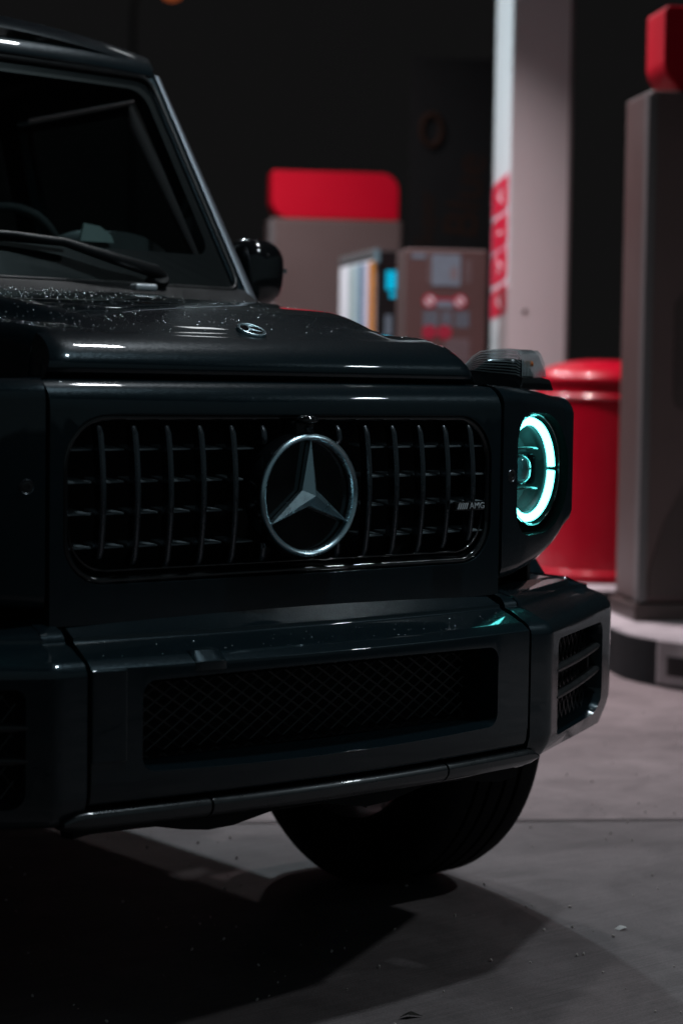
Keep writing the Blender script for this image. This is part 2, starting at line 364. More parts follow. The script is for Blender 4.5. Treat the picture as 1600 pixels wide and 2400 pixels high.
# ------------------------------------------------------------------ fuel pumps
def sign_pts(x0, x1, z0, z1, r): return rrect(x0, x1, z0, z1, [r, .02, r, .02], 10)
def pump(label, e0, b0, near):
    W, D = .98, .36
    th = thing('fuel_pump', label, 'fuel pump', st(e0+W/2, b0+D/2, KH), SR, 'brown fuel pumps with red signs')
    hw, hd = W/2, D/2
    o = obj('plinth', nbox(-hw-.02, hw+.02, -hd-.015, hd+.015, 0, .07), PUMPD, th); finish(o, .006)
    o = obj('cabinet', slab(bmesh.new(), rrect(-hw, hw, -hd, hd, .025, 4), .078, 2.178), PUMP, th); finish(o, .012)
    o = obj('sign', plate(bmesh.new(), sign_pts(-hw+.07 if near else -hw+.015, hw-.02, 2.183, 2.53, .13), -hd*.72, hd*.72), RED, th); finish(o, .012, 3)
    for x in (-hw,):
        o = obj('edge_trim', nbox(x-.006, x+.030, -hd-.006, -hd+.055, .08, 2.16), TRIM, th); finish(o, .004)
    if near:
        # darker panels that paint slanted cast shadows onto the cabinet front
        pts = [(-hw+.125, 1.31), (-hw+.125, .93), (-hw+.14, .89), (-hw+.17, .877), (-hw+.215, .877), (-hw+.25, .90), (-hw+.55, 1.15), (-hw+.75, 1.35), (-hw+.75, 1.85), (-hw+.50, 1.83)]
        o = obj('upper_shadow_panel', plate(bmesh.new(), pts, -hd-.006, -hd+.02), PUMPD, th); finish(o, .003)
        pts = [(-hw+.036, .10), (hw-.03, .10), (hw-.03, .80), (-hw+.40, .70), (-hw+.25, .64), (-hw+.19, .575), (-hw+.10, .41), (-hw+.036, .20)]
        o = obj('lower_shadow_panel', plate(bmesh.new(), pts, -hd-.007, -hd+.02), PUMPD, th); finish(o, .003)
    else:
        o = obj('display_window', plate(bmesh.new(), rrect(-.3, .1, .9, 1.2, .02), -hd-.006, -hd+.01), BLACKP, th)
        o = obj('nozzle_bay', plate(bmesh.new(), rrect(.16, .42, .5, 1.2, .02), -hd-.006, -hd+.01), PUMPD, th)
    # nozzle and hose on the far side of the cabinet
    bm = bmesh.new(); P_ = [(hw-.1, hd+.03, 1.3), (hw+.06, hd+.1, 1.2), (hw+.1, hd+.14, .8), (hw+.06, hd+.1, .45), (hw-.05, hd+.06, .4)]
    obj('hose', tube(bm, P_, .015, 8), BLACKP, th, 60)
    o = obj('nozzle', nbox(hw-.16, hw-.08, hd, hd+.06, 1.15, 1.42), BLACKP, th); finish(o, .01)
    return th
pump('tall brown fuel pump with slanted dark shadow panels, cut by the right edge of the view', 0.0, 0.0, True)
pr = Vector((6.66, 8.95, 0))-O_
pump('far brown fuel pump with a whole red sign, behind the poster cabinet', pr.dot(EX), pr.dot(EY), False)

# ------------------------------------------------------------------ canopy column with stickers
pc = Vector((5.466, 5.193, 0))-O_; ce, cb = pc.dot(EX), pc.dot(EY)
CW, CD = .340, .42
col = thing('canopy_column', 'tall white square column with four red letter stickers', 'column', st(ce+CW/2, cb+CD/2, KH), SR)
o = obj('shaft', slab(bmesh.new(), rrect(-CW/2, CW/2, -CD/2, CD/2, .012, 3), 0, 4.83), WHITE, col, 40)
o = obj('corner_strip', nbox(CW/2-.012, CW/2+.006, -CD/2-.006, -CD/2+.01, .02, 4.8), TRIM, col); finish(o, .002)
o = obj('base_collar', nbox(-CW/2-.015, CW/2+.015, -CD/2-.015, CD/2+.015, 0, .12), TRIM, col); finish(o, .006)
obj('screw_hole', lathe(bmesh.new(), [(.013, 0), (.013, .004)], (-CW/2+.10, -CD/2-.003, 1.38), (0, -1, 0), 12), PUMPD, col)
# stickers on the face turned to the left: local -x face; letters run upward
xs = -CW/2
def face_left(y, z, off, rotz=0):
    # text plane (u,v) -> local (y,z) on the -x face, facing -x
    B = Matrix(((0, 0, -1, xs-off), (-1, 0, 0, y), (0, 1, 0, z), (0, 0, 0, 1)))
    return B @ Matrix.Rotation(rotz, 4, 'Z')
for i, (z1, z0, ch) in enumerate([(2.311, 2.122, 'A'), (2.102, 1.923, 'I'), (1.911, 1.736, 'V'), (1.712, 1.552, 'A')]):
    z1 -= KH; z0 -= KH
    yc = .0; hy = .185
    pts = [(yc-hy, z0+.035), (yc-hy+.035, z0+.012), (yc+hy, z0-.012), (yc+hy, z1-.05), (yc+hy-.04, z1-.02), (yc-hy, z1+.012)]
    f0 = lambda u, v: (xs+.001, u, v); f1 = lambda u, v: (xs-.003, u, v)
    o = obj('sticker', prism(bmesh.new(), pts, f0, f1), REDP, col)
    p2 = [((u-yc)*1.09+yc, (v-(z0+z1)/2)*1.10+(z0+z1)/2) for u, v in pts]
    obj('sticker_border', prism(bmesh.new(), p2, lambda u, v: (xs+.001, u, v), lambda u, v: (xs-.0015, u, v)), PINK, o)
    text_mesh('letter', ch, 0.16, PINK if i < 3 else WPRINT, o, face_left(yc-.02, (z0+z1)/2, .004, R(90)), .001, sx=1.)
    text_mesh('letter_stroke', ch, .12, WPRINT, o, face_left(yc-.02, (z0+z1)/2, .0055, R(90)), .0008)

# ------------------------------------------------------------------ red bin
bp_ = Vector((5.235, 4.235, KH))
bin_ = thing('litter_bin', 'round red bin with domed lid between the column and the tall pump', 'bin', bp_)
prof = [(.34, 0), (.352, .01), (.365, .02), (.365, .045), (.342, .06), (.342, .905), (.35, .912), (.355, .920), (.35, .928), (.342, .935), (.342, .995)]
o = obj('barrel', lathe(bmesh.new(), prof, bp_, (0, 0, 1), 64), REDB, None, 30); o.parent = bin_; o.matrix_parent_inverse = Matrix.Translation(-bp_)
prof = [(.342, .992), (.352, .993), (.354, 1.0), (.349, 1.016), (.330, 1.038), (.295, 1.062), (.24, 1.082), (.17, 1.097), (.09, 1.105), (.0, 1.107)]
o = obj('lid', lathe(bmesh.new(), prof, bp_, (0, 0, 1), 64), REDB, None, 50); o.parent = bin_; o.matrix_parent_inverse = Matrix.Translation(-bp_)
for k in range(4):
    a0 = math.atan2(-.62, -.30)+.55; bm = bmesh.new(); z = .17+.052*k
    pts = [(bp_.x+.346*math.cos(a0+t_), bp_.y+.346*math.sin(a0+t_), bp_.z+z) for t_ in [(-.34+.68*i/10) for i in range(11)]]
    o = obj('louvre', tube(bm, pts, .007, 6), REDB, None, 40); o.parent = bin_; o.matrix_parent_inverse = Matrix.Translation(-bp_)

# ------------------------------------------------------------------ payment cabinet
pr = Vector((4.931, 5.429, 0))-O_; ce, cb = pr.dot(EX), pr.dot(EY)
cabw, cabd, cabz = .45, .3, 1.895-KH
cab = thing('payment_cabinet', 'brown notice cabinet with no-smoking circles, left of the column', 'cabinet', st(ce+cabw/2, cb+cabd/2, KH), SR)
o = obj('cabinet_body', nbox(-cabw/2, cabw/2, -cabd/2, cabd/2, .0, cabz), PUMP, cab); finish(o, .012)
Y0 = -cabd/2
def dec(name, x0, x1, z0, z1, m, r=.004, th=.003, par=cab, y=None):
    y = Y0 if y is None else y
    return obj(name, plate(bmesh.new(), rrect(x0, x1, z0-KH, z1-KH, r, 4), y-th, y+.002), m, par)
def cabx(px): return (px-932)/188*cabw-cabw/2
def cabz_(py): return 1.139+ (892-py)/4588*10.8
sc_ = dec('map_screen', cabx(992), cabx(1058), cabz_(655), cabz_(583), BPRINT, .006, .006)
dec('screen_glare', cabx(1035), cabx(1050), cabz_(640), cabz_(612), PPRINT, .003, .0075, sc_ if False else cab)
dec('lettering_strip', cabx(945), cabx(978), cabz_(593), cabz_(582), BPRINT)
for k in range(6): dec('lettering_strip', cabx(1068), cabx(1082), cabz_(600+k*9), cabz_(596+k*9), PPRINT, .001)
for k in range(4): dec('lettering_strip', cabx(983), cabx(989), cabz_(590+k*18), cabz_(582+k*18), PPRINT, .001)
def ringsign(px, py, r, m, inner, nm='prohibition_sign', bar=True):
    X, Z = cabx(px), cabz_(py)-KH; bm = bmesh.new()
    a = [(X+r*math.cos(2*math.pi*k/28), Z+r*math.sin(2*math.pi*k/28)) for k in range(28)]
    o = obj(nm, plate(bm, a, Y0-.004, Y0+.002), m, cab)
    bm = bmesh.new(); r1 = r*.66; a = [(X+r1*math.cos(2*math.pi*k/24), Z+r1*math.sin(2*math.pi*k/24)) for k in range(24)]
    obj('sign_field', plate(bm, a, Y0-.006, Y0-.003), inner, o)
    if bar:
        bm = bmesh.new(); c45 = .7071*r1; d_ = r*.1
        obj('slash', plate(bm, [(X-c45-d_, Z+c45-d_), (X+c45-d_, Z-c45-d_), (X+c45+d_, Z-c45+d_), (X-c45+d_, Z+c45+d_)], Y0-.008, Y0-.005), m, o)
ringsign(988, 690, .040, REDD, WPRINT); ringsign(1058, 690, .040, REDD, WPRINT)
ringsign(988, 762, .040, REDD, REDD, bar=False); ringsign(1024, 762, .040, REDD, REDD, bar=False)
dec('notice', cabx(1004), cabx(1044), cabz_(688), cabz_(682), REDD); dec('notice', cabx(1004), cabx(1044), cabz_(705), cabz_(689), BPRINT)
for (a, b_) in ((974, 1008), (1016, 1040), (1048, 1080)):
    for k in range(6): dec('text_line', cabx(a), cabx(b_), cabz_(718+k*6), cabz_(714.5+k*6), BPRINT, .001)
for k in range(11): dec('text_line', cabx(1025), cabx(1082), cabz_(781+k*7), cabz_(777+k*7), PPRINT, .001)

# ------------------------------------------------------------------ poster cabinet (narrow black machine with a coloured side)
KR = R(-25.5); kp = Vector((5.262, 6.06, KH))
kio = thing('poster_cabinet', 'narrow black machine with striped colour poster on its side and a small blue screen', 'vending machine', kp, KR)
kw, kd, kh = .155, .92, 1.93-KH
o = obj('casing', nbox(0, kw, 0, kd, 0, kh), BLACKP, kio); finish(o, .008)
o = obj('top_rail', nbox(-.012, .012, -.004, kd-.02, kh-.03, kh+.012), TRIM, kio); finish(o, .003)
obj('corner_lamp', nbox(-.014, .01, -.016, .03, kh-.07, kh+.005), SCREEN2, kio)
cols = [(0, .17, PPRINT), (.17, .30, WPRINT), (.30, .45, mat('poster_green_grey', (.30, .38, .36), .5, vary=.3, vscale=8)), (.45, .56, mat('poster_pale', (.48, .55, .6), .5, vary=.3, vscale=9)), (.56, .68, mat('poster_blue', (.0, .09, .16), .5, vary=.2)), (.68, .84, mat('poster_lilac', (.55, .5, .6), .5, vary=.15, vscale=9)), (.84, 1.0, mat('poster_orange', (.5, .17, .01), .5, vary=.2, vscale=10))]
po = obj('poster', nbox(-.006, .002, .03, kd-.03, .5, kh-.05), WPRINT, kio)
cols[0] = (0, .17, WPRINT)
for a, b_, m_ in cols:
    ya, yb = kd-.03-(kd-.06)*b_, kd-.03-(kd-.06)*a
    obj('poster_stripe', nbox(-.009, -.005, ya, yb, .92, kh-.06), m_, po)
obj('poster_patch', prism(bmesh.new(), [(.155, .96), (.30, .96), (.30, 1.10), (.26, 1.26), (.155, 1.02)], lambda u, v: (-.0115, u, v), lambda u, v: (-.0085, u, v)), mat('poster_red_orange', (.6, .10, .01), .5, vary=.2), po)
obj('poster_patch', prism(bmesh.new(), [(.70, .93), (.86, .93), (.86, 1.25)], lambda u, v: (-.0115, u, v), lambda u, v: (-.0085, u, v)), mat('poster_green', (.02, .14, .06), .5, vary=.2), po)
obj('blue_screen', nbox(.052, .112, -.004, .004, kh-.225, kh-.115), SCREEN, kio)
obj('blue_button', nbox(.075, .108, -.004, .004, kh-.27, kh-.24), SCREEN, kio)
obj('card_slot', nbox(.05, .09, -.004, .004, kh-.49, kh-.37), BPRINT, kio)

# ------------------------------------------------------------------ dark banner sign with rotated lettering
bn = thing('banner_sign', 'tall unlit dark sign with faint brown upward lettering behind the cabinets', 'sign', (7.33, 7.72, 0), R(-39))
o = obj('board', nbox(-.30, .27, 0, .06, 1.2, 3.45), mat('banner_dark', (.0062, .0058, .0060), .9, 0, 0, .05, vary=.2), bn)
for x in (-.2, .2): obj('post', tube(bmesh.new(), [(x, .03, 0), (x, .03, 1.25)], .03, 10), BLACKP, bn, 40)
def front(x, z, off, rot): return Matrix(((1, 0, 0, x), (0, 0, -1, -off), (0, 1, 0, z), (0, 0, 0, 1))) @ Matrix.Rotation(rot, 4, 'Z')
text_mesh('lettering', 'Blue', .34, BROWNTXT, bn, front(.10, 2.50, .002, R(84)), .001)
text_mesh('lettering', 'Super', .17, BROWNTXT, bn, front(-.18, 2.33, .002, R(88)), .001)
bm = bmesh.new(); tube(bm, [(-.15+.07*math.cos(a), -.004, 2.95+.11*math.sin(a)) for a in [2*math.pi*k/20 for k in range(20)]], .022, 6, closed=True)
obj('round_mark', bm, BROWNTXT, bn, 60)

# ------------------------------------------------------------------ far street lamp, glowing orange
sl = thing('street_lamp', 'far street lamp glowing dim orange above the dark background', 'street lamp', (20.0, 31.3, 0))
obj('pole', tube(bmesh.new(), [(20.0, 31.3, 0), (20.0, 31.3, 8.6), (20.05, 31.26, 9.0), (20.3, 31.1, 9.15), (20.6, 30.95, 9.12)], [.09, .06, .05, .045, .04], 10), STEELD, sl, 60).matrix_parent_inverse = Matrix.Translation((-20, -31.3, 0))
o = obj('lamp_head', lathe(bmesh.new(), [(.02, .2), (.18, .14), (.22, 0)], (20.66, 30.93, 8.98), (0, 0, 1), 24), STEELD, sl, 60); o.matrix_parent_inverse = Matrix.Translation((-20, -31.3, 0))
o = obj('lamp_glass', lathe(bmesh.new(), [(.21, 0), (.19, -.06), (.12, -.12), (.02, -.15)], (20.66, 30.93, 8.98), (0, 0, 1), 24), STREET, sl, 60); o.matrix_parent_inverse = Matrix.Translation((-20, -31.3, 0))

# ------------------------------------------------------------------ canopy and its lamps (above the frame)
ca = thing('station_canopy', 'pale flat canopy roof carried by the white column', 'canopy', (3.0, 4.0, 4.99), SR)
o = obj('soffit', nbox(-6.5, 6.5, -7.5, 8, .01, .5), CANO, ca)
o = obj('fascia', nbox(-6.55, 6.55, -7.56, -7.5, -.05, .6), RED, ca)
for i, (x, y, z, wt, sz, c, spr, where) in enumerate(LAMPS):
    th = thing('canopy_light', 'square white canopy lamp above '+where, 'ceiling lamp', (x, y, z), 0, 'square lamps under the canopy')
    bm = nbox(-sz/2-.04, sz/2+.04, -sz/2-.04, sz/2+.04, .03, .19)
    obj('lamp_frame', bm, TRIM, th); obj('diffuser', nbox(-sz/2, sz/2, -sz/2, sz/2, .012, .028), DIFF, th)
    ld = bpy.data.lights.new('lamp', 'AREA'); ld.shape = 'SQUARE'; ld.size = sz; ld.energy = wt; ld.spread = R(spr); ld.color = c
    lo = bpy.data.objects.new('lamp_light', ld); lo.location = (0, 0, 0); link(lo, th)

# ================================================================== THE CAR
CO = Vector((0, 1.5, 0))
car = thing('parked_car', 'black boxy off-road car with glowing cyan headlight ring', 'car', CO)
PINV['parked_car'] = Matrix.Translation(-CO)
def fin(o, *a, **k): return finish(o, *a, **k)

def sweep(stations, rows, mirror=1):
    """stations: list of (P(x,y), n(x,y)); rows: callable i -> closed list of (inset, z)"""
    bm = bmesh.new(); rings = []
    for i, (p, n) in enumerate(stations):
        rings.append([((p[0]-n[0]*d)*mirror, p[1]-n[1]*d, z) for d, z in rows(i)])
    return loft(bm, rings)
def path(pts, arcs=()):
    """normals of a polyline running from the centre outward (+x) then backward (+y); outward normal"""
    out = []
    for i, p in enumerate(pts):
        a = pts[max(i-1, 0)]; b_ = pts[min(i+1, len(pts)-1)]
        d = Vector((b_[0]-a[0], b_[1]-a[1])).normalized(); out.append((p, (d.y, -d.x)))
    return out

# ---- front mask round the grille
fy = lambda x: .055*x*x
st_ = [((x, fy(x)), Vector((.11*x, -1)).normalized()[:]) for x in [-.503+1.006*i/40 for i in range(41)]]
rows = [(.10, 1.149), (.046, 1.147), (.030, 1.1425), (.017, 1.134), (.008, 1.123), (.002, 1.111), (0, 1.098), (0, .74), (.03, .735), (.03, 1.09), (.045, 1.115), (.10, 1.13)]
mask = obj('front_mask', sweep(st_, lambda i: rows), PAINT, car)
gr_out = rrect(-.478, .478, .806, 1.088, [.075, .075, .085, .085], 10)
cut = obj('cut', plate(bmesh.new(), gr_out, -.1, .2), PAINT)
fin(mask, .005, 2, 30, [cut], 40)
# grille tray: black inner frame, lip and backing
tray = obj('grille', plate(bmesh.new(), rrect(-.486, .486, .798, 1.096, .08, 8), .033, .12), MATTE, car)
cut = obj('cut', plate(bmesh.new(), rrect(-.470, .470, .816, 1.080, .07, 8), 0, .105), MATTE)
fin(tray, .002, 1, 30, [cut])
def lipring(z_off, rin, rad, y, m, nm, par):
    pts = rrect(-.472+rin, .472-rin, .812+rin, 1.084-rin, [.072, .072, .082, .082], 10)
    bm = bmesh.new(); tube(bm, [(u, y+fy(u), v) for u, v in pts], rad, 8, closed=True)
    return obj(nm, bm, m, par, 60)
lipring(0, 0, .0060, .008, GLOSSBLK, 'grille_lip', tray)
# lower inner lip: the thin bright second line
bm = bmesh.new(); pts = [p for p in rrect(-.462, .462, .828, 1.2, .07, 10) if p[1] < .9]
tube(bm, [(u, .012+fy(u), v) for u, v in sorted(pts, key=lambda q: q[0])], .0028, 6); obj('inner_lip', bm, GLOSSBLK, tray, 60)
# vertical bars, bowed forward
BX = [.084, .150, .216, .282, .347, .413]
EZ, ER = .9475, .1075
def bar(x, z0, z1):
    bm = bmesh.new(); rings = []
    n = max(4, int((z1-z0)/.012))
    for k in range(n+1):
        z = z0+(z1-z0)*k/n; tt_ = (z-.951)/.119
        yf = fy(x)-.006-.013*(1-min(1, tt_*tt_)); hw = .0055
        if k in (0, n): hw = .0042; yf += .004
        rings.append([(x-hw, yf+.022, z), (x-hw, yf+.0035, z), (x-hw*.62, yf+.0004, z), (x-hw*.3, yf+.0022, z), (x+hw*.3, yf+.0022, z), (x+hw*.62, yf+.0004, z), (x+hw, yf+.0035, z), (x+hw, yf+.022, z)])
    loft(bm, rings); return obj('grille_bar', bm, BARMETAL, tray, 25)
for s in (-1, 1):
    for i, x in enumerate(BX):
        lo = .832+(.012 if x > .4 else 0)+(.006 if x > .34 else 0)
        if i == 0: bar(x*s, 1.032+.006, 1.070); bar(x*s, lo, .868-.004)
        else: bar(x*s, lo, 1.070)
VANEM = mat('vane_plastic', (.19, .23, .25), .45, .3, .0, vary=.1)
# short horizontal vanes that show beside each bar
bxs = sorted([-x for x in BX]+BX)
bm = bmesh.new()
for zz in (1.031, .977, .924, .868):
    starts = [-.470]+[x+.007 for x in bxs]
    for x0 in starts:
        L = .050 if x0 > -.46 else .052
        if abs(x0) < .10 and EZ-.1 < zz < EZ+.1 : continue
        if x0 < .1 and x0+L > .075 and x0 > 0: pass
        if -.16 < x0 < -.10 and abs(zz-EZ) < .06: L = .028
        x1 = min(x0+L, .466)
        y0 = fy(x0)+.012
        a = [(x0, y0, zz), (x1, y0, zz+.0005), (x1-.012, y0+.045, zz+.006), (x0, y0+.045, zz+.006)]
        bm.free(); bm = bmesh.new(); lo_ = [bm.verts.new((p[0], p[1], p[2]-.0028)) for p in a]; hi = [bm.verts.new(p) for p in a]
        bm.faces.new(hi); bm.faces.new(lo_[::-1])
        for k in range(4): bm.faces.new((lo_[k], lo_[(k+1) % 4], hi[(k+1) % 4], hi[k]))
        obj('grille_vane', bm, VANEM, tray); bm = bmesh.new()
bm.free()

# ---- big three-pointed emblem
em = obj('emblem', lathe(bmesh.new(), [(.001, .0), (.098, .0), (.098, .004), (.001, .0042)], (0, -.012, EZ), (0, -1, 0), 64), GLOSSBLK, car, 30)
obj('emblem_rim', lathe(bmesh.new(), [(.1085, -.03), (.112, -.012), (.1105, .008), (.1075, .021), (.0975, .013), (.0965, -.005), (.1, -.03)], (0, -.012, EZ), (0, -1, 0), 96, False), GLOSSBLK, em, 40)
obj('emblem_ring', lathe(bmesh.new(), [(.1088, .012), (.1090, .0185), (.1072, .0215), (.1035, .0235), (.0998, .0215), (.0975, .017), (.0970, .008)], (0, -.012, EZ), (0, -1, 0), 96, False), CHROME, em, 50)
bm = bmesh.new(); yb = -.018; hub = bm.verts.new((0, -.047, EZ)); L = .099; wv = .0185
tips = [bm.verts.new((L*math.sin(a), -.031, EZ+L*math.cos(a))) for a in (0, R(120), R(240))]
val = [bm.verts.new((wv*math.sin(a), -.0285, EZ+wv*math.cos(a))) for a in (R(60), R(180), R(300))]
tb = [bm.verts.new((L*math.sin(a), yb, EZ+L*math.cos(a))) for a in (0, R(120), R(240))]
vb = [bm.verts.new((wv*math.sin(a), yb, EZ+wv*math.cos(a))) for a in (R(60), R(180), R(300))]
for i in range(3):
    bm.faces.new((hub, tips[i], val[i])); bm.faces.new((hub, val[i], tips[(i+1) % 3]))
    bm.faces.new((tips[i], tb[i], vb[i], val[i])); bm.faces.new((val[i], vb[i], tb[(i+1) % 3], tips[(i+1) % 3]))
obj('emblem_star', bm, CHROME, em)
# camera pod above the emblem
bm = bmesh.new(); bmesh.ops.create_uvsphere(bm, u_segments=24, v_segments=12, radius=1)
for v in bm.verts: v.co = Vector((v.co.x*.021, v.co.y*.022-.018, v.co.z*.011*(1 if v.co.z > 0 else .6)+1.079))
pod = obj('front_camera', bm, GLOSSBLK, car, 60)
o = obj('camera_block', nbox(-.020, .020, -.016, .03, 1.046, 1.078), SATIN, pod); fin(o, .006, 3)
obj('camera_lens', lathe(bmesh.new(), [(.0075, 0), (.0075, .004), (.005, .006), (.0045, .004), (.001, .004)], (.006, -.016, 1.063), (0, -1, 0), 20), LENSGL, pod, 40)
# side badge
BADGEM = mat('badge_metal', (.75, .8, .84), .5, .6, vary=.05)
bd = obj('badge', plate(bmesh.new(), rrect(.349, .424, .910, .927, .002, 2), -.028, -.018), GLOSSBLK, car); fin(bd, .0015, 1)
text_mesh('badge_letters', 'AMG', .0158, BADGEM, bd, Matrix(((1, 0, 0, .4035), (0, 0, -1, -.0282), (0, 1, 0, .9185), (0, 0, 0, 1))), .0012, sx=1.12)
bm = bmesh.new()
for k in range(5):
    x = .3535+.0052*k; plate(bm, [(x, .913), (x+.0026, .913), (x+.0066, .9245), (x+.004, .9245)], -.0295, -.0275)
obj('badge_stripes', bm, BADGEM, bd)

LAMP_SHAPE = rrect(-.1255, .1135, -.127, .1150, [.055, .110, .110, .062], 14)
def lamp_r(a):
    dx, dz = math.cos(a), math.sin(a); n = len(LAMP_SHAPE); best = .11
    for i in range(n):
        (x1, z1), (x2, z2) = LAMP_SHAPE[i], LAMP_SHAPE[(i+1) % n]
        ex, ez = x2-x1, z2-z1; den = dx*ez-dz*ex
        if abs(den) < 1e-12: continue
        t_ = (x1*ez-z1*ex)/den; q_ = (x1*dz-z1*dx)/den
        if t_ > 0 and -1e-6 <= q_ <= 1+1e-6: best = t_
    return best
# ---- fenders with the squared headlight boxes
def fender(s):
    pts = [(.511, .0145), (.54, .022), (.58, .036), (.62, .0525), (.66, .070), (.70, .0865), (.74, .102), (.775, .1155), (.7925, .1225)]
    cx0, cy0, r = .8010, .1490, .028
    for k in range(1, 8):
        a = R(-70+ 70*k/7); pts.append((cx0+r*math.cos(a), cy0+r*math.sin(a)))
    for y in (.21, .26, .32, .38, .44, .50, .56, .62, .68, .74, .80, .86, .92, .98, 1.05): pts.append((.8285+.008*(y-.18), y))
    sta = path(pts)
    ztop = lambda p: interp([(.5, 1.147), (.58, 1.1455), (.66, 1.142), (.76, 1.132), (.80, 1.126), (.83, 1.126)], p[0])+interp([(.12, 0), (.5, .012), (1.05, .09)], p[1])
    def zbot(p):
        if p[1] < .19: return interp([(.511, .765), (.58, .772), (.65, .784), (.72, .802), (.77, .828), (.80, .852), (.828, .872)], p[0])
        if abs(p[1]-.72) < .462: return max(.60, .402+math.sqrt(.462**2-(p[1]-.72)**2))if False else max(.875-.9*max(0,(.3-p[1])), .402+math.sqrt(max(0,.462**2-(p[1]-.72)**2)))
        return .875
    def rows(i):
        p = sta[i][0]; zt, zb = ztop(p), zbot(p)
        return [(.036, zt), (.024, zt-.003), (.012, zt-.011), (.004, zt-.021), (0, zt-.034), (0, zb+.026), (.005, zb+.012), (.014, zb+.003), (.028, zb), (.045, zb+.004), (.040, zt-.03)]
    bm = sweep(sta, rows, s)
    f = obj('fender', bm, PAINT, car)
    # lamp opening
    c0 = Vector((.6775*s-(.022 if s < 0 else 0), .1035, .9775)); nn = Vector((.29*s, -.957, 0)).normalized()
    tx = Vector((-nn.y, nn.x, 0))*s
    ring_ = [(lamp_r(2*math.pi*k/72)*math.cos(2*math.pi*k/72), lamp_r(2*math.pi*k/72)*math.sin(2*math.pi*k/72)) for k in range(72)]
    if s < 0: tx = Vector((nn.y, -nn.x, 0))
    cut = obj('selfcut', loft(bmesh.new(), [[c0+tx*u*k_+Vector((0, 0, v*k_))+nn*h for u, v in ring_] for h, k_ in ((-.04, .97), (.0, .985), (.055, 1.03), (.2, 1.03))]), PAINT)
    fin(f, .0028, 2, 30, [cut], 50)
    # top sheet
    bm = bmesh.new(); prev = None
    for (p, n) in sta:
        a = bm.verts.new(((p[0]-n[0]*.034)*s, p[1]-n[1]*.034, ztop(p)-.0006))
        yi = max(.055, p[1]); xi = .478+.11*max(0, yi-.1)
        c = bm.verts.new((xi*s, yi, ztop((.5, yi))+.0))
        m_ = bm.verts.new(((a.co.x+c.co.x)/2, (a.co.y+c.co.y)/2, (a.co.z+c.co.z)/2+.002))
        if prev: bm.faces.new((prev[0], a, m_, prev[1])); bm.faces.new((prev[1], m_, c, prev[2]))
        prev = (a, m_, c)
    bmesh.ops.remove_doubles(bm, verts=bm.verts, dist=1e-5)
    obj('fender_top', bm, PAINT, f, 60)
    # inner liner behind the box
    o = obj('lamp_bucket', nbox(*sorted((.53*s, .79*s)), .20, .32, .80, 1.11), MATTE, f)
    return f
FL = fender(1); FR = fender(-1)

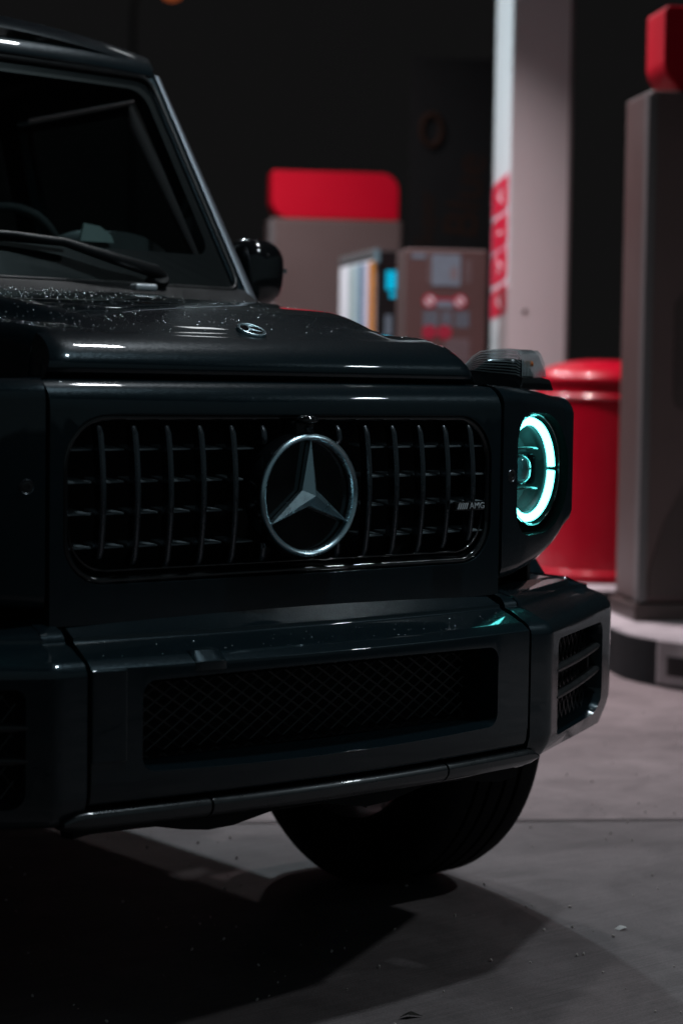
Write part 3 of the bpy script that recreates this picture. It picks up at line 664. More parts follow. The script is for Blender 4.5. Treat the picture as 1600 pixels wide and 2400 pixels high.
# ---- headlights
def headlight(s):
    c0 = Vector((.6775*s-(.022 if s < 0 else 0), .1035, .9775)); nn = Vector((.29*s, -.957, 0)).normalized()
    tx = Vector((-nn.y, nn.x, 0))*1.0  # in-plane horizontal
    if tx.x < 0: tx = -tx
    uz = Vector((0, 0, 1))
    P = lambda u, v, h=0: c0+tx*u+uz*v+nn*h
    hl = obj('headlight', lathe(bmesh.new(), [(.1125, .002), (.1130, .003), (.1130, -.06), (.1120, -.06)], c0, nn, 64, False), GLOSSBLK, car, 40)
    bm = bmesh.new()
    A_ = [2*math.pi*k/72 for k in range(72)]
    loft(bm, [[P(.1128*math.cos(a), .1128*math.sin(a), -.002) for a in A_], [P(s*1.0*lamp_r(a)*math.cos(a), lamp_r(a)*math.sin(a), .004) if s > 0 else P(-lamp_r(a)*math.cos(a), lamp_r(a)*math.sin(a), .004) for a in (A_ if s > 0 else [math.pi-q for q in A_])]], cap=False)
    obj('surround', bm, LAMPBLK, hl, 60)
    obj('gasket', loft(bmesh.new(), [[P((lamp_r(a)*kk)*math.cos(a)*s, lamp_r(a)*kk*math.sin(a), h) for a in A_] for h, kk in ((.002, .985), (.012, .992), (.022, .999))], cap=False), LAMPBLK, hl, 60)
    # bowl
    obj('housing', lathe(bmesh.new(), [(.1085, -.020), (.1045, -.026), (.0905, -.026), (.088, -.020), (.080, -.034), (.070, -.048), (.040, -.060), (.001, -.062)], c0, nn, 64, False), HOUSE, hl, 30)
    obj('bezel', lathe(bmesh.new(), [(.1120, .003), (.1108, .0045), (.1096, .003)], c0, nn, 64, False), HREFL, hl, 60)
    obj('rim_band', lathe(bmesh.new(), [(.1120, .001), (.1115, -.004), (.1105, -.012), (.1088, -.021)], c0, nn, 64, False), LAMPBLK, hl, 60)
    # light guide: two arcs
    for a0, a1 in ((2.5, 177.5), (182.5, 357.5)):
        pts = [P(.0985*math.cos(R(a0+(a1-a0)*k/40)), .0985*math.sin(R(a0+(a1-a0)*k/40)), -.010) for k in range(41)]
        obj('light_ring', tube(bmesh.new(), pts, .0082, 10), RING, hl, 60)
    # cross rails and projector
    for v in (.040, -.042):
        o = obj('reflector_rail', tube(bmesh.new(), [P(-.082, v, -.028), P(-.04, v+.003, -.018), P(.0, v+.004, -.014), P(.04, v+.003, -.018), P(.082, v, -.028)], .0022, 6), GLOSSBLK, hl, 60)
    o = obj('projector_frame', loft(bmesh.new(), [[P(u, v, h) for u, v in rrect(-.05*k, .05*k, -.033*k, .033*k, .012*k, 4)] for k, h in ((1.12, -.05), (1.0, -.022), (.9, -.018), (.84, -.03))], cap=False), GLOSSBLK, hl, 40)
    obj('projector_lens', lathe(bmesh.new(), [(.034, -.045), (.034, -.030), (.030, -.018), (.019, -.010), (.001, -.007)], c0-tx*.004, nn, 40), LENSGL, hl, 60)
    # clear outer lens
    obj('lens', lathe(bmesh.new(), [(.1115, .003), (.107, .0065), (.09, .0115), (.06, .0155), (.03, .017), (.0005, .0175)], c0, nn, 64, False), LENS, hl, 80)
    # parking sensor beside it
    q = Vector((.541*s, .0225, .971)); 
    ps = obj('parking_sensor', lathe(bmesh.new(), [(.0125, -.006), (.0125, .0012), (.0118, .0022), (.0105, .0012), (.0105, -.002)], q, Vector((.2*s, -.98, 0)), 32, False), BARMETAL, car, 30)
    obj('sensor_disc', lathe(bmesh.new(), [(.0105, -.004), (.0098, .0014), (.005, .002), (.0045, .0008), (.0005, .001)], q, Vector((.2*s, -.98, 0)), 32), SATIN, ps, 40)
    return hl
headlight(1); headlight(-1)

# ---- turn signal pods on the fender tops
RIBM = bpy.data.materials.new('rib_plastic'); RIBM.use_nodes = True; t = RIBM.node_tree; t.nodes.clear()
o_ = t.nodes.new('ShaderNodeOutputMaterial'); m1 = t.nodes.new('ShaderNodeMixShader'); m1.inputs[0].default_value = .45
tl = t.nodes.new('ShaderNodeBsdfTranslucent'); tl.inputs[0].default_value = (.95, 1, 1, 1); gl = t.nodes.new('ShaderNodeBsdfGlossy'); gl.inputs[0].default_value = (.8, .85, .88, 1); gl.inputs['Roughness'].default_value = .10
t.links.new(tl.outputs[0], m1.inputs[1]); t.links.new(gl.outputs[0], m1.inputs[2]); t.links.new(m1.outputs[0], o_.inputs[0])
def signal(s):
    # rings from front to back; pod narrows and drops towards the back
    X0, X1 = .668, .740
    base = obj('turn_signal', loft(bmesh.new(), [
        [((x)*s, y, z) for x, z in ((X0-.006+dx, 1.140), (X0+dx, z1), (X1+.006, z1-.004), (X1+.018, 1.138))] for y, z1, dx in ((.126, 1.1645, 0), (.15, 1.170, 0), (.29, 1.180, .004), (.35, 1.166, .012))]), GLOSSBLK, car)
    fin(base, .003, 2, 40)
    def ring(y, ztop_, xin, xout, zb):
        return [(x*s, y, z) for x, z in ((xin, zb), (xin+.002, zb+.6*(ztop_-zb)), (xin+.006, ztop_-.006), (xin+.012, ztop_), (xout-.018, ztop_), (xout-.012, ztop_-.006), (xout-.004, zb+.4*(ztop_-zb)), (xout, zb))]
    R_ = [ring(.134, 1.196, X0+.003, X1+.002, 1.1655), ring(.139, 1.212, X0+.003, X1-.002, 1.166), ring(.150, 1.2215, X0+.004, X1-.008, 1.168), ring(.18, 1.2235, X0+.004, X1-.010, 1.170), ring(.23, 1.2225, X0+.005, X1-.010, 1.173), ring(.262, 1.2195, X0+.006, X1-.012, 1.176), ring(.290, 1.208, X0+.009, X1-.014, 1.178), ring(.318, 1.188, X0+.012, X1-.018, 1.176)]
    core = [[(p[0]*.90+.70*s*.10, .165+(p[1]-.134)*.70, 1.168+(p[2]-1.168)*.62) for p in r] for r in R_]
    obj('reflector', loft(bmesh.new(), core), mat('signal_core', (.02, .022, .024), .25, .2, vary=.2) if 'signal_core' not in MATS else MATS['signal_core'], base, 30)
    obj('bulb', lathe(bmesh.new(), [(.001, 0), (.007, .004), (.007, .02), (.001, .024)], (.70*s, .155, 1.192), (0, -1, 0), 16), ORANGE, base, 40)
    lens = obj('signal_lens', loft(bmesh.new(), R_), SIGLENS, base, 25)
    # moulded ribs of the lens
    bm = bmesh.new()
    for k in range(17):     # front: upright ribs
        u = k/16; x = (X0+.006+(X1-.016-X0)*u)*s; xb = (X0+.005+(X1-.006-X0)*u)*s
        tube(bm, [(xb, .1325, 1.167), ((x+xb)/2, .1335, 1.195), (x, .1385, 1.2115), (x, .150, 1.2205)], .0008, 5)
    for k in range(9):      # inner side: long ribs following the slope
        v = k/8; pts = []
        for r in R_[1:]:
            zb, zt = r[0][2], r[3][2]; pts.append((r[0][0]+.003*v*s-.0012*s, r[0][1], zb+(zt-zb)*(.06+.90*v)))
        tube(bm, pts, .0009, 5)
    obj('lens_ribs', bm, RIBM, base, 60)
signal(1); signal(-1)

# ---- hood
DTAB = [(.125, 1.2275), (.15, 1.2345), (.20, 1.2455), (.25, 1.2570), (.30, 1.2680), (.36, 1.2800), (.42, 1.2895), (.50, 1.2995), (.60, 1.3085), (.70, 1.3165), (.80, 1.3245), (.90, 1.332), (1.0, 1.339), (1.08, 1.344)]
def hood_z(x, y):
    ax = abs(x); xe = hx(y); d = interp(DTAB, y)
    domeedge = .325+.27*(y-.125)
    ramp = sstep(.14, .34, y)
    dep = .024*ramp*sstep(domeedge-.012, domeedge+.03, ax)
    crown = .008*(1-(ax/xe)**2)*sstep(.125, .3, y)
    lip = .006*sstep(.125, .19, y)*(1-sstep(domeedge-.03, domeedge+.012, ax))*(1-sstep(.3, .5, y))
    rnd = .022*max(0, (ax-(xe-.03))/.03)**2
    return d-dep+crown+lip-rnd
def hx(y): return .462+.16*max(0, y-.13)
FR = [(.066, 1.150, 1.016), (.055, 1.153, 1.024), (.049, 1.158, 1.027), (.047, 1.165, 1.026), (.048, 1.172, 1.022), (.053, 1.182, 1.014), (.064, 1.194, 1.004), (.080, 1.2062, .995), (.100, 1.2172, .99), (.116, 1.2238, .99)]
bm = bmesh.new(); NX = 72; grid = []
def xs_(k): 
    u = -1+2*k/NX; return math.copysign(abs(u)**.9, u)
for (y, z, wsc) in FR:
    row = []
    for k in range(NX+1):
        u = xs_(k); x = u*.462*wsc
        edge = max(0, (abs(u)-.94)/.06)
        row.append(bm.verts.new((x, y+.16*x*x*.35+.010*edge**2, z)))
    grid.append(row)
ys = [.125, .129, .134, .142, .152, .165, .18, .20, .22, .245, .27, .30, .33, .36, .40, .44, .48, .52, .57, .62, .68, .74, .80, .86, .92, .98, 1.03]
for y in ys:
    row = []
    for k in range(NX+1):
        u = xs_(k); x = u*hx(y); yy = y+.16*x*x*.35*(1-sstep(.15, .6, y))
        row.append(bm.verts.new((x, yy, hood_z(x, y))))
    grid.append(row)
for A, B in zip(grid, grid[1:]):
    for k in range(NX): bm.faces.new((A[k], A[k+1], B[k+1], B[k]))
# side walls
for k, s in ((0, -1), (NX, 1)):
    prev = None
    for j, r in enumerate(grid):
        v = r[k]; mid = bm.verts.new((v.co.x+.008*s, v.co.y, max(1.150, v.co.z-.02))); lo = bm.verts.new((v.co.x+.012*s, v.co.y, max(1.149, min(v.co.z, 1.14+.08*max(0, v.co.y-.1)))))
        if prev: bm.faces.new((prev[0], v, mid, prev[1])); bm.faces.new((prev[1], mid, lo, prev[2]))
        prev = (v, mid, lo)
hood = obj('hood', bm, PAINT, car, 26)
# dark seal under the leading edge
obj('hood_seal', nbox(-.48, .48, .09, .13, 1.10, 1.152), MATTE, hood)
# small round badge on the hood
hb = Vector((0, .150, hood_z(0, .15)+.0035)); hn = Vector((0, -.42, .907)).normalized()
bdg = obj('hood_badge', lathe(bmesh.new(), [(.0285, -.004), (.0285, .001), (.0272, .0028), (.0258, .0022), (.0240, .0022), (.0225, .0026), (.0212, .0012), (.0005, .0012)], hb, hn, 48, False), CHROME, hood, 25)
obj('badge_field', lathe(bmesh.new(), [(.0258, .0024), (.0242, .0024)], hb, hn, 48, False), MATS['gloss_black'], bdg)
obj('badge_center', lathe(bmesh.new(), [(.0212, .0014), (.0005, .0016)], hb, hn, 48, False), MATS['gloss_black'], bdg)
bm = bmesh.new(); hxv = Vector((1, 0, 0)); hyv = hn.cross(hxv)
hc = bm.verts.new(hb+hn*.0036); tp = []; vl = []
for a in (90, 210, 330): tp.append(bm.verts.new(hb+hn*.0022+(hxv*math.cos(R(a))+hyv*math.sin(R(a)))*.0212))
for a in (150, 270, 30): vl.append(bm.verts.new(hb+hn*.0022+(hxv*math.cos(R(a))+hyv*math.sin(R(a)))*.0042))
for i in range(3): bm.faces.new((hc, tp[i], vl[i])); bm.faces.new((hc, vl[i], tp[(i+1) % 3]))
obj('badge_foot', lathe(bmesh.new(), [(.0284, -.010), (.0284, .0)], hb, hn, 40), GLOSSBLK, bdg)
obj('badge_star', bm, CHROME, bdg)

# ---- front bumper
def bpath_center():
    return [((x, -.125+.14*x*x), Vector((.28*x, -1)).normalized()[:]) for x in [-.487+.974*i/48 for i in range(49)]]
CR = [(.135, .752), (.080, .7265), (.0745, .7255), (.0735, .7195), (.0700, .7165), (.050, .7085), (.024, .6965), (.018, .6945), (.002, .6830), (0, .6800), (0, .600), (0, .500), (.004, .470), (.010, .461), (.030, .457), (.060, .458), (.052, .64), (.10, .70), (.135, .735)]
bumper = obj('front_bumper', sweep(bpath_center(), lambda i: CR), PAINT, car)
oo = rrect(-.398, .398, .500, .664, [.028, .028, .03, .03], 8); oi = rrect(-.385, .385, .522, .648, [.02, .02, .02, .02], 8)
cut = obj('cut', prism(bmesh.new(), [p for p in oo], lambda u, v: (u*1.04, -.17, v+(.582-v)*-.12), lambda u, v: (oi[oo.index((u, v))][0], -.06, oi[oo.index((u, v))][1])), PAINT)
cut2 = obj('cut', plate(bmesh.new(), oi, -.075, .2), PAINT)
fin(bumper, .009, 4, 30, [cut, cut2], 40)
obj('opening_backing', nbox(-.45, .45, .005, .02, .46, .70), MATTE, bumper)
# funnel surround inside the opening
bm = bmesh.new(); loft(bm, [[(u, -.066, v) for u, v in oi], [(u, -.02, v) for u, v in rrect(-.380, .380, .524, .646, .018, 8)], [(u, .004, v) for u, v in rrect(-.380, .380, .524, .646, .018, 8)]], cap=False)
obj('opening_surround', bm, GLOSSBLK, bumper, 40)
def lattice(fn, w, h, r, parent, step, m=SATIN, name='mesh_grille', slope=.62):
    """diamond wire lattice on rectangle w x h mapped by fn(u,v)"""
    bm = bmesh.new(); nlines = int((w+h/slope)/step)+2
    for sgn in (1, -1):
        for k in range(-2, nlines+2):
            c = k*step
            # line: u = c -/+ v/slope
            pts = []
            for i in range(13):
                v = h*i/12; u = (c-v/slope) if sgn > 0 else (c-h/slope+v/slope)
                if 0 <= u <= w: pts.append(fn(u, v))
            if len(pts) >= 2: tube(bm, pts, r, 5)
    return obj(name, bm, m, parent, 60)
PSHEEN = mat('pillar_sheen_metal', (.30, .33, .37), .42, .8, 0, vary=.1)  # pale metal that imitates a reflection along the dark pillar
MESHM = mat('mesh_plastic', (.014, .016, .018), .28, 0, .3, vary=.2)
lattice(lambda u, v: (-.378+u, -.028, .526+v), .756, .118, .0016, bumper, .036, MESHM, 'mesh_grille', .66)
# small tow cover clip on the step of the bumper
bm = bmesh.new(); rings = []
for k in range(7):
    x = -.300+.010*k; y = -.125+.14*x*x; hh = .004 if 0 < k < 6 else .0005
    rings.append([(x, y+.030, .6985+hh), (x, y+.018, .6965+hh), (x, y-hh*.6, .682+hh*.4), (x, y-hh*.5, .668), (x, y+.01, .668), (x, y+.03, .69)])
o = obj('tow_cover', loft(bm, rings), PAINT, bumper); fin(o, .0015, 2, 30)
for s, x in ((1, -.17), (1, -.34), (1, .30)):
    pass
# plate carrier pads
o = obj('plate_mount', nbox(-.255, .255, -.129, -.122, .6855, .6905), SATIN, bumper); 
bpy.data.objects.remove(o)
# corner pieces
def corner(s):
    pts = [(.494, -.0905), (.515, -.090), (.535, -.090), (.548, -.0885), (.556, -.086), (.563, -.082), (.575, -.0755), (.62, -.0505), (.68, -.0175), (.74, .0155), (.80, .0485), (.86, .082), (.912, .1110), (.932, .1220), (.944, .1295), (.955, .1380), (.965, .1485), (.974, .1620), (.981, .180), (.987, .205), (.991, .24), (.993, .30), (.993, .40)]
    sta = path(pts)
    def rows(i):
        x, y = pts[i]; q = sstep(.56, .93, x)
        zt = .706*q+.6965*(1-q); zc = .690*q+.683*(1-q); zl = .46*q+.448*(1-q) if x < .9 else .46
        rise = max(0, y-.15)*.35
        zb = .424-.004*q+rise; zr = .752-.012*q
        k = 1-.30*sstep(.90, .97, x)
        return [(.135*k, zr), (.085*k, zr-.016), (.0745*k, .7255), (.0735*k, .7195), (.070*k, .7165), (.052*k, .712), (.030, zt+.004), (.020, zt), (.010, zt-.006), (.002, zc-.003), (0, zc-.012), (0, .60), (0, zl+.03+rise), (.006, zl+.008+rise), (.020, zb+.010), (.045, zb), (.075, zb+.004), (.066, .60), (.10*k, .69), (.13*k, .72)]
    bm = sweep(sta, rows, s); c = obj('bumper_corner', bm, PAINT, bumper)
    # vent opening on the slanted face
    D = Vector((.38, .21)).normalized(); Q = Vector((.563, -.0825))
    def F(u, v, h=0):   # u along the slant, v height, h outward
        return ((Q.x+D.x*u+D.y*h)*s, Q.y+D.y*u-D.x*h, v)
    oo = rrect(.028, .378, .462, .655, [.03, .055, .03, .02], 6); oi = rrect(.040, .366, .474, .645, [.025, .045, .022, .015], 6)
    cut = obj('cut', prism(bmesh.new(), oo, lambda u, v: F(u, v+(.56-v)*-.10, .03), lambda u, v: F(*oi[oo.index((u, v))], -.040)), PAINT)
    cut2 = obj('cut', prism(bmesh.new(), oi, lambda u, v: F(u, v, -.03), lambda u, v: F(u, v, -.14)), PAINT)
    fin(c, .0035, 2, 30, [cut, cut2], 40)
    obj('vent_backing', prism(bmesh.new(), rrect(.0, .38, .45, .67, .01), lambda u, v: F(u, v, -.075), lambda u, v: F(u, v, -.085)), MATTE, c)
    # louvre bars: two rounded blades
    for vz in (.594, .541):
        bmv = bmesh.new(); rings = []
        for k in range(15):
            u = .030+.350*k/14; zc = vz+.010*(k/14)**2+(.004 if vz < .56 else 0)*(k/14)
            hh = .0085 if 0 < k < 14 else .005; bow = -.010-.006*(k/14)**3
            rings.append([F(u, zc+hh*math.sin(a), bow+.011*math.cos(a)) for a in [2*math.pi*j/12 for j in range(12)]])
        obj('vent_blade', loft(bmv, rings), SATIN, c, 50)
    for (uu) in (.325,):
        obj('vent_post', prism(bmesh.new(), rrect(uu, uu+.012, .545, .60, .003), lambda u, v: F(u, v, -.02), lambda u, v: F(u, v, -.045)), SATIN, c)
    lattice(lambda u, v: F(.042+u, .476+v, -.036), .322, .166, .0013, c, .030, MESHM, 'mesh_grille', 1.35)
    # flat access panel beside the seam
    return c
corner(1); corner(-1)
# raised panels with their own shut lines, beside the seams
for s in (-1,):
    bm = bmesh.new(); xs0, xs1 = .425, .487; rings = []
    for x in [xs0+(xs1-xs0)*k/6 for k in range(7)]:
        y = -.125+.14*x*x; rings.append([(x*s, y-.0022, .530), (x*s, y-.0022, .679), (x*s, y-.0002+.002, .6815), (x*s, y+.01, .6815), (x*s, y+.01, .530)])
    o = obj('bumper_panel', loft(bm, rings), PAINT, bumper); fin(o, .002, 2, 30)
# skid bar under the bumper
SK = [(-.045, .4535), (-.004, .4530), (.004, .4500), (.0085, .4430), (.007, .432), (-.002, .4215), (-.02, .4130), (-.06, .4080), (-.07, .43)]
def skid_st(x0, x1, n): return [((x, -.118+.14*x*x), Vector((.28*x, -1)).normalized()[:]) for x in [x0+(x1-x0)*i/n for i in range(n+1)]]
skid = obj('skid_bar', sweep(skid_st(-.262, .262, 24), lambda i: [(-d, z) for d, z in SK]), SKID, car); fin(skid, .002, 2, 30)
for s in (1, -1):
    sta = skid_st(.265, .530, 14)
    def rw(i): 
        k = 1-.6*sstep(.9, 1., i/14); return [(-d+.006*(1-k), .43+(z-.43)*k) for d, z in SK]
    o = obj('skid_end', sweep(sta, rw, s), SKID, skid); fin(o, .002, 2, 30)
    # lower valance behind, stepping upward toward the wheel
obj('lower_valance', sweep(skid_st(-.50, .50, 20), lambda i: [(.03, .45), (.03, .402+.012*math.sin(i*.9)), (.08, .395), (.10, .45)]), MATTE, car)
for x, w_ in ((.18, .04),):
    o = obj('tow_eye', tube(bmesh.new(), [(x-.02, .05, .40), (x-.02, .03, .375), (x, .02, .365), (x+.02, .03, .375), (x+.02, .05, .40)], .007, 8), SATIN, car, 60)

# ---- wheels
def wheel(x, y, s, name='wheel'):
    wh = bpy.data.objects.new(name, None); link(wh, car); wh.empty_display_size = .05
    wh.location = (x*s, y, .402)
    d = Vector((s, 0, 0)); W2 = .145
    bm = bmesh.new()
    prof = [(.262, -W2+.01), (.30, -W2-.002), (.345, -W2-.004), (.378, -W2+.006), (.395, -W2+.022), (.4015, -W2+.042)]
    for g_ in (-.062, -.022, .022, .062): prof += [(.402, g_-.006), (.393, g_-.0045), (.393, g_+.0045), (.402, g_+.006)]
    prof += [(.4015, W2-.042), (.395, W2-.022), (.378, W2-.006), (.345, W2+.004), (.30, W2+.002), (.262, W2-.01)]
    lathe(bm, prof, (0, 0, 0), d, 96, False)
    o = obj('tyre', bm, TYRE, None, 40); o.parent = wh
    bm = bmesh.new(); lathe(bm, [(.262, .13), (.275, .12), (.26, .10), (.25, -.12), (.262, -.135)], (0, 0, 0), d, 48, False)
    for k in range(10):
        a = 2*math.pi*k/10; c_, s_ = math.cos(a), math.sin(a)
        for da in (-.07, .07):
            c1, s1 = math.cos(a+da), math.sin(a+da)
            tube(bm, [(s*.10, .05*c_, .05*s_), (s*.115, .15*c1, .15*s1), (s*.10, .255*c1, .255*s1)], .013, 6)
    lathe(bm, [(.07, .09), (.07, .12), (.03, .125), (.001, .125)], (0, 0, 0), d, 24); o = obj('rim', bm, RIM, None, 40); o.parent = wh
    o = obj('brake_disc', lathe(bmesh.new(), [(.19, -.03), (.19, .0), (.07, .0), (.07, -.03)], (0, 0, 0), d, 36), SATIN, None, 40); o.parent = wh
    return wh
for s in (1, -1): wheel(.823, .722, s); wheel(.823, 3.61, s)

# ---- wheel arch flares
def flare(yc, s, a0, a1):
    bm = bmesh.new(); rings = []
    for k in range(25):
        a = R(a0+(a1-a0)*k/24); cy, cz = -math.cos(a), math.sin(a); r = .455
        f_ = lambda x, rr: (x*s, yc+cy*rr, .402+cz*rr)
        rings.append([f_(.825, r+.055), (f_(.93, r+.050)), f_(.975, r+.036), f_(.985, r+.015), f_(.982, r), f_(.95, r+.004), f_(.825, r+.01)])
    o = obj('wheel_arch', loft(bm, rings), PAINT, car); fin(o, .003, 2, 35)
for s in (1, -1): flare(.722, s, 14, 172); flare(3.61, s, 8, 172)

# ---- body tub, doors, rear
for s in (1, -1):
    x0, x1 = sorted((.76*s, .83*s))
    o = obj('body_side', nbox(x0, x1, 1.10, 4.30, .52, 1.30), PAINT, car)
    cut = obj('cut', lathe(bmesh.new(), [(.47, -.3), (.47, .3)], (.78*s, 3.61, .402), (1, 0, 0), 48), PAINT)
    cutb = obj('cut', lathe(bmesh.new(), [(.47, -.3), (.47, .3)], (.78*s, .722, .402), (1, 0, 0), 48), PAINT)
    fin(o, .015, 3, 35, [cut, cutb])
    for (ya, yb_) in ((1.16, 2.12), (2.14, 2.98)):
        xa, xb = sorted((.826*s, .838*s)); dr = obj('door', nbox(xa, xb, ya, yb_, .58, 1.29), PAINT, car); fin(dr, .006, 2, 35)
        xa, xb = sorted((.838*s, .863*s)); h = obj('door_handle', nbox(xa, xb, yb_-.22, yb_-.06, 1.14, 1.17), PAINT, dr); fin(h, .006)
        h2 = obj('rub_strip', nbox(*sorted((.837*s, .856*s)), ya+.01, yb_-.01, .90, .96), SATIN, dr); fin(h2, .005)
        # window
        def W(y, z, off=0): return ((.780-(z-1.30)*.225+off)*s, y, z)
        ysk = .17 if ya < 1.5 else 0
        q = [(ya+(.14 if ysk else .06), 1.315), (yb_-.03, 1.315), (yb_-.03, 1.84), (ya+.06+ysk*2.1, 1.84)]
        obj('window', prism(bmesh.new(), q, lambda u, v: W(u, v, -.002), lambda u, v: W(u, v, -.008)), SIDEGL, dr)
        obj('window_frame', tube(bmesh.new(), [W(u, v, -.004) for u, v in q], .018, 6, closed=True), MATTE, dr, 60)
    obj('running_board', nbox(*sorted((.80*s, .90*s)), 1.3, 3.05, .47, .51), SATIN, car)
# tailgate and rear body
o = obj('tailgate', nbox(-.82, .82, 4.28, 4.33, .52, 1.9), PAINT, car); fin(o, .01)
o = obj('rear_quarter', nbox(-.775, .775, 4.27, 4.29, 1.0, 1.31), PAINT, car)
sp_ = obj('spare_wheel_cover', lathe(bmesh.new(), [(.38, 0), (.38, .16), (.35, .2), (.001, .21)], (0, 4.33, 1.0), (0, 1, 0), 48), PAINT, car, 35)
o = obj('rear_bumper', nbox(-.95, .95, 4.1, 4.42, .45, .68), PAINT, car); fin(o, .02)
# chassis
o = obj('chassis', nbox(-.36, .36, .45, 4.2, .34, .62), MATTE, car)
obj('underbody', nbox(-.78, .78, 1.2, 4.28, .46, .60), MATTE, car)
obj('axle', tube(bmesh.new(), [(-.72, .722, .38), (.72, .722, .38)], .05, 10), MATTE, car, 60)
obj('steering_rod', tube(bmesh.new(), [(-.6, .50, .36), (.2, .50, .37), (.6, .52, .36)], .016, 8), SKID, car, 60)
obj('engine_bay', nbox(-.50, .50, .16, 1.05, .60, 1.12), MATTE, car)
for s in (1, -1):
    obj('wheel_well', nbox(*sorted((.50*s, .53*s)), .20, 1.20, .40, 1.1), MATTE, car)
    # rubber flap bracket between lamp box and bumper
    o = obj('fender_bracket', prism(bmesh.new(), [(.20, .66), (.30, .66), (.335, .74), (.33, .80), (.345, .81), (.335, .87), (.24, .88), (.20, .80)], lambda u, v: (.772*s, u, v), lambda u, v: (.764*s, u, v)), SATIN, car)
    # floor inside bumper corner top, closing the gap
    o = obj('bumper_shelf', slab(bmesh.new(), [(.45*s, .02), (.56*s, .02), (.88*s, .19), (.905*s, .24), (.905*s, .40), (.45*s, .40)], .715, .7375), PAINT, car); fin(o, .004)

# ---- greenhouse
def wsy(x, z): return 1.125+(z-1.35)*.517-.045*(1-(x/.72)**2)
def wsw(z): return .705-(z-1.35)*.172
# windscreen glass (curved sheet with thickness)
bm = bmesh.new(); g1 = []
for j in range(13):
    z = 1.372+(1.893-1.372)*j/12; hw = wsw(z)-.028
    g1.append([bm.verts.new((hw*(-1+2*k/24), wsy(hw*(-1+2*k/24), z), z)) for k in range(25)])
for A, B in zip(g1, g1[1:]):
    for k in range(24): bm.faces.new((A[k], A[k+1], B[k+1], B[k]))
ws = obj('windscreen', bm, GLASS, car, 80)
# black printed border just behind the glass
bm = bmesh.new()
def wp(x, z, off): return (x, wsy(x, z)+off, z)
outer = []; inner = []
def corners_loop(zb, zt, wb, wt, r, n=8):
    base = [(-wb, zb), (wb, zb), (wt, zt), (-wt, zt)]; out_ = []
    for i in range(4):
        p = Vector(base[i]); a = (Vector(base[i-1])-p).normalized(); b_ = (Vector(base[(i+1) % 4])-p).normalized()
        for k in range(n+1):
            t_ = k/n; q = (p+a*r)*(1-t_)**2+p*2*t_*(1-t_)+(p+b_*r)*t_*t_; out_.append((q.x, q.y))
    # densify
    res = []
    for i in range(len(out_)):
        p, q = out_[i], out_[(i+1) % len(out_)]; d_ = math.dist(p, q); m_ = max(1, int(d_/.05))
        for k in range(m_): res.append((p[0]+(q[0]-p[0])*k/m_, p[1]+(q[1]-p[1])*k/m_))
    return res
inn = corners_loop(1.452, 1.862, .632, .566, .05)
# outer loop built by pushing each inner point to the glass edge
for (x, z) in inn:
    cz = 1.655; dx, dz = x, z-cz
    # scale to reach border rectangle
    best = 1e9
    for k_ in [1+.002*i for i in range(400)]:
        X, Z = dx*k_, cz+dz*k_
        if Z >= 1.893 or Z <= 1.372 or abs(X) >= wsw(Z)-.028: best = k_; break
    outer.append((dx*best, cz+dz*best))
a = [bm.verts.new(wp(x, z, .006)) for x, z in inn]; b2 = [bm.verts.new(wp(x, z, .006)) for x, z in outer]
n = len(a)
for i in range(n): bm.faces.new((a[i], a[(i+1) % n], b2[(i+1) % n], b2[i]))
obj('glass_border', bm, FRIT, ws)
# rubber frame round the glass
loop = corners_loop(1.368, 1.897, .689, .594, .045)
obj('windscreen_seal', tube(bmesh.new(), [wp(x, z, -.002) for x, z in loop], .007, 8, closed=True), SATIN, ws, 60)
# A pillars
for s in (1, -1):
    bm = bmesh.new(); rings = []
    for k in range(13):
        z = 1.30+(1.935-1.30)*k/12; xo = wsw(z)+.012; y = wsy(xo, z)
        if k == 12: xo -= .012
        xi = xo-.040
        rings.append([((xi)*s, y-.004, z), ((xo-.016)*s, y-.010, z), ((xo-.004)*s, y-.002, z), (xo*s, y+.016, z), ((xo+.004)*s, y+.085, z), ((xi)*s, y+.085, z)])
    o = obj('pillar', loft(bm, rings), PAINT, car); fin(o, .005, 3, 35)
    bm = bmesh.new(); rings = []
    for k in range(15):
        z = 1.335+(1.905-1.335)*k/14; xo = wsw(z)+.014; y = wsy(xo, z)+.004; w_ = .021-.011*k/14
        rings.append([((xo+dx*w_)*s, y+dy*w_, z) for dx, dy in ((-.55, -.55), (.1, -.75), (.62, -.35), (.8, .3), (.6, 1.1), (-.2, 1.2))])
    obj('pillar_sheen', loft(bm, rings), PSHEEN, car, 60)  # added strip, stands in for the reflection on the pillar edge
    for yy in (2.13, 3.05, 4.2):
        rings = [[((.775-(z-1.30)*.215+dx)*s, yy+dy+(.0), z) for dx, dy in ((-.04, -.05), (0, -.05), (0, .05), (-.04, .05))] for z in (1.29, 1.92)]
        obj('pillar', loft(bmesh.new(), rings), PAINT, car)
    # rear quarter window
    W = lambda y, z, off=0: ((.780-(z-1.30)*.225+off)*s, y, z)
    obj('quarter_window', prism(bmesh.new(), [(3.1, 1.33), (4.15, 1.33), (4.15, 1.84), (3.1, 1.84)], lambda u, v: W(u, v, -.004), lambda u, v: W(u, v, -.010)), SIDEGL, car)
# cowl
bm = bmesh.new(); rings = []
for k in range(25):
    x = .70*(-1+2*k/24); rings.append([(x, 1.00, 1.318-.012*(x/.7)**2), (x, 1.03, 1.330-.012*(x/.7)**2), (x, wsy(x, 1.372)-.004, 1.372), (x, wsy(x, 1.372)+.03, 1.36), (x, 1.12, 1.22), (x, 1.00, 1.22)])
cowl = obj('cowl', loft(bm, rings), SATIN, car, 35)
for k in range(9):
    x = -.55+.115*k
    obj('cowl_slot', nbox(x, x+.085, 1.034, 1.040, 1.325, 1.340), MATTE, cowl)
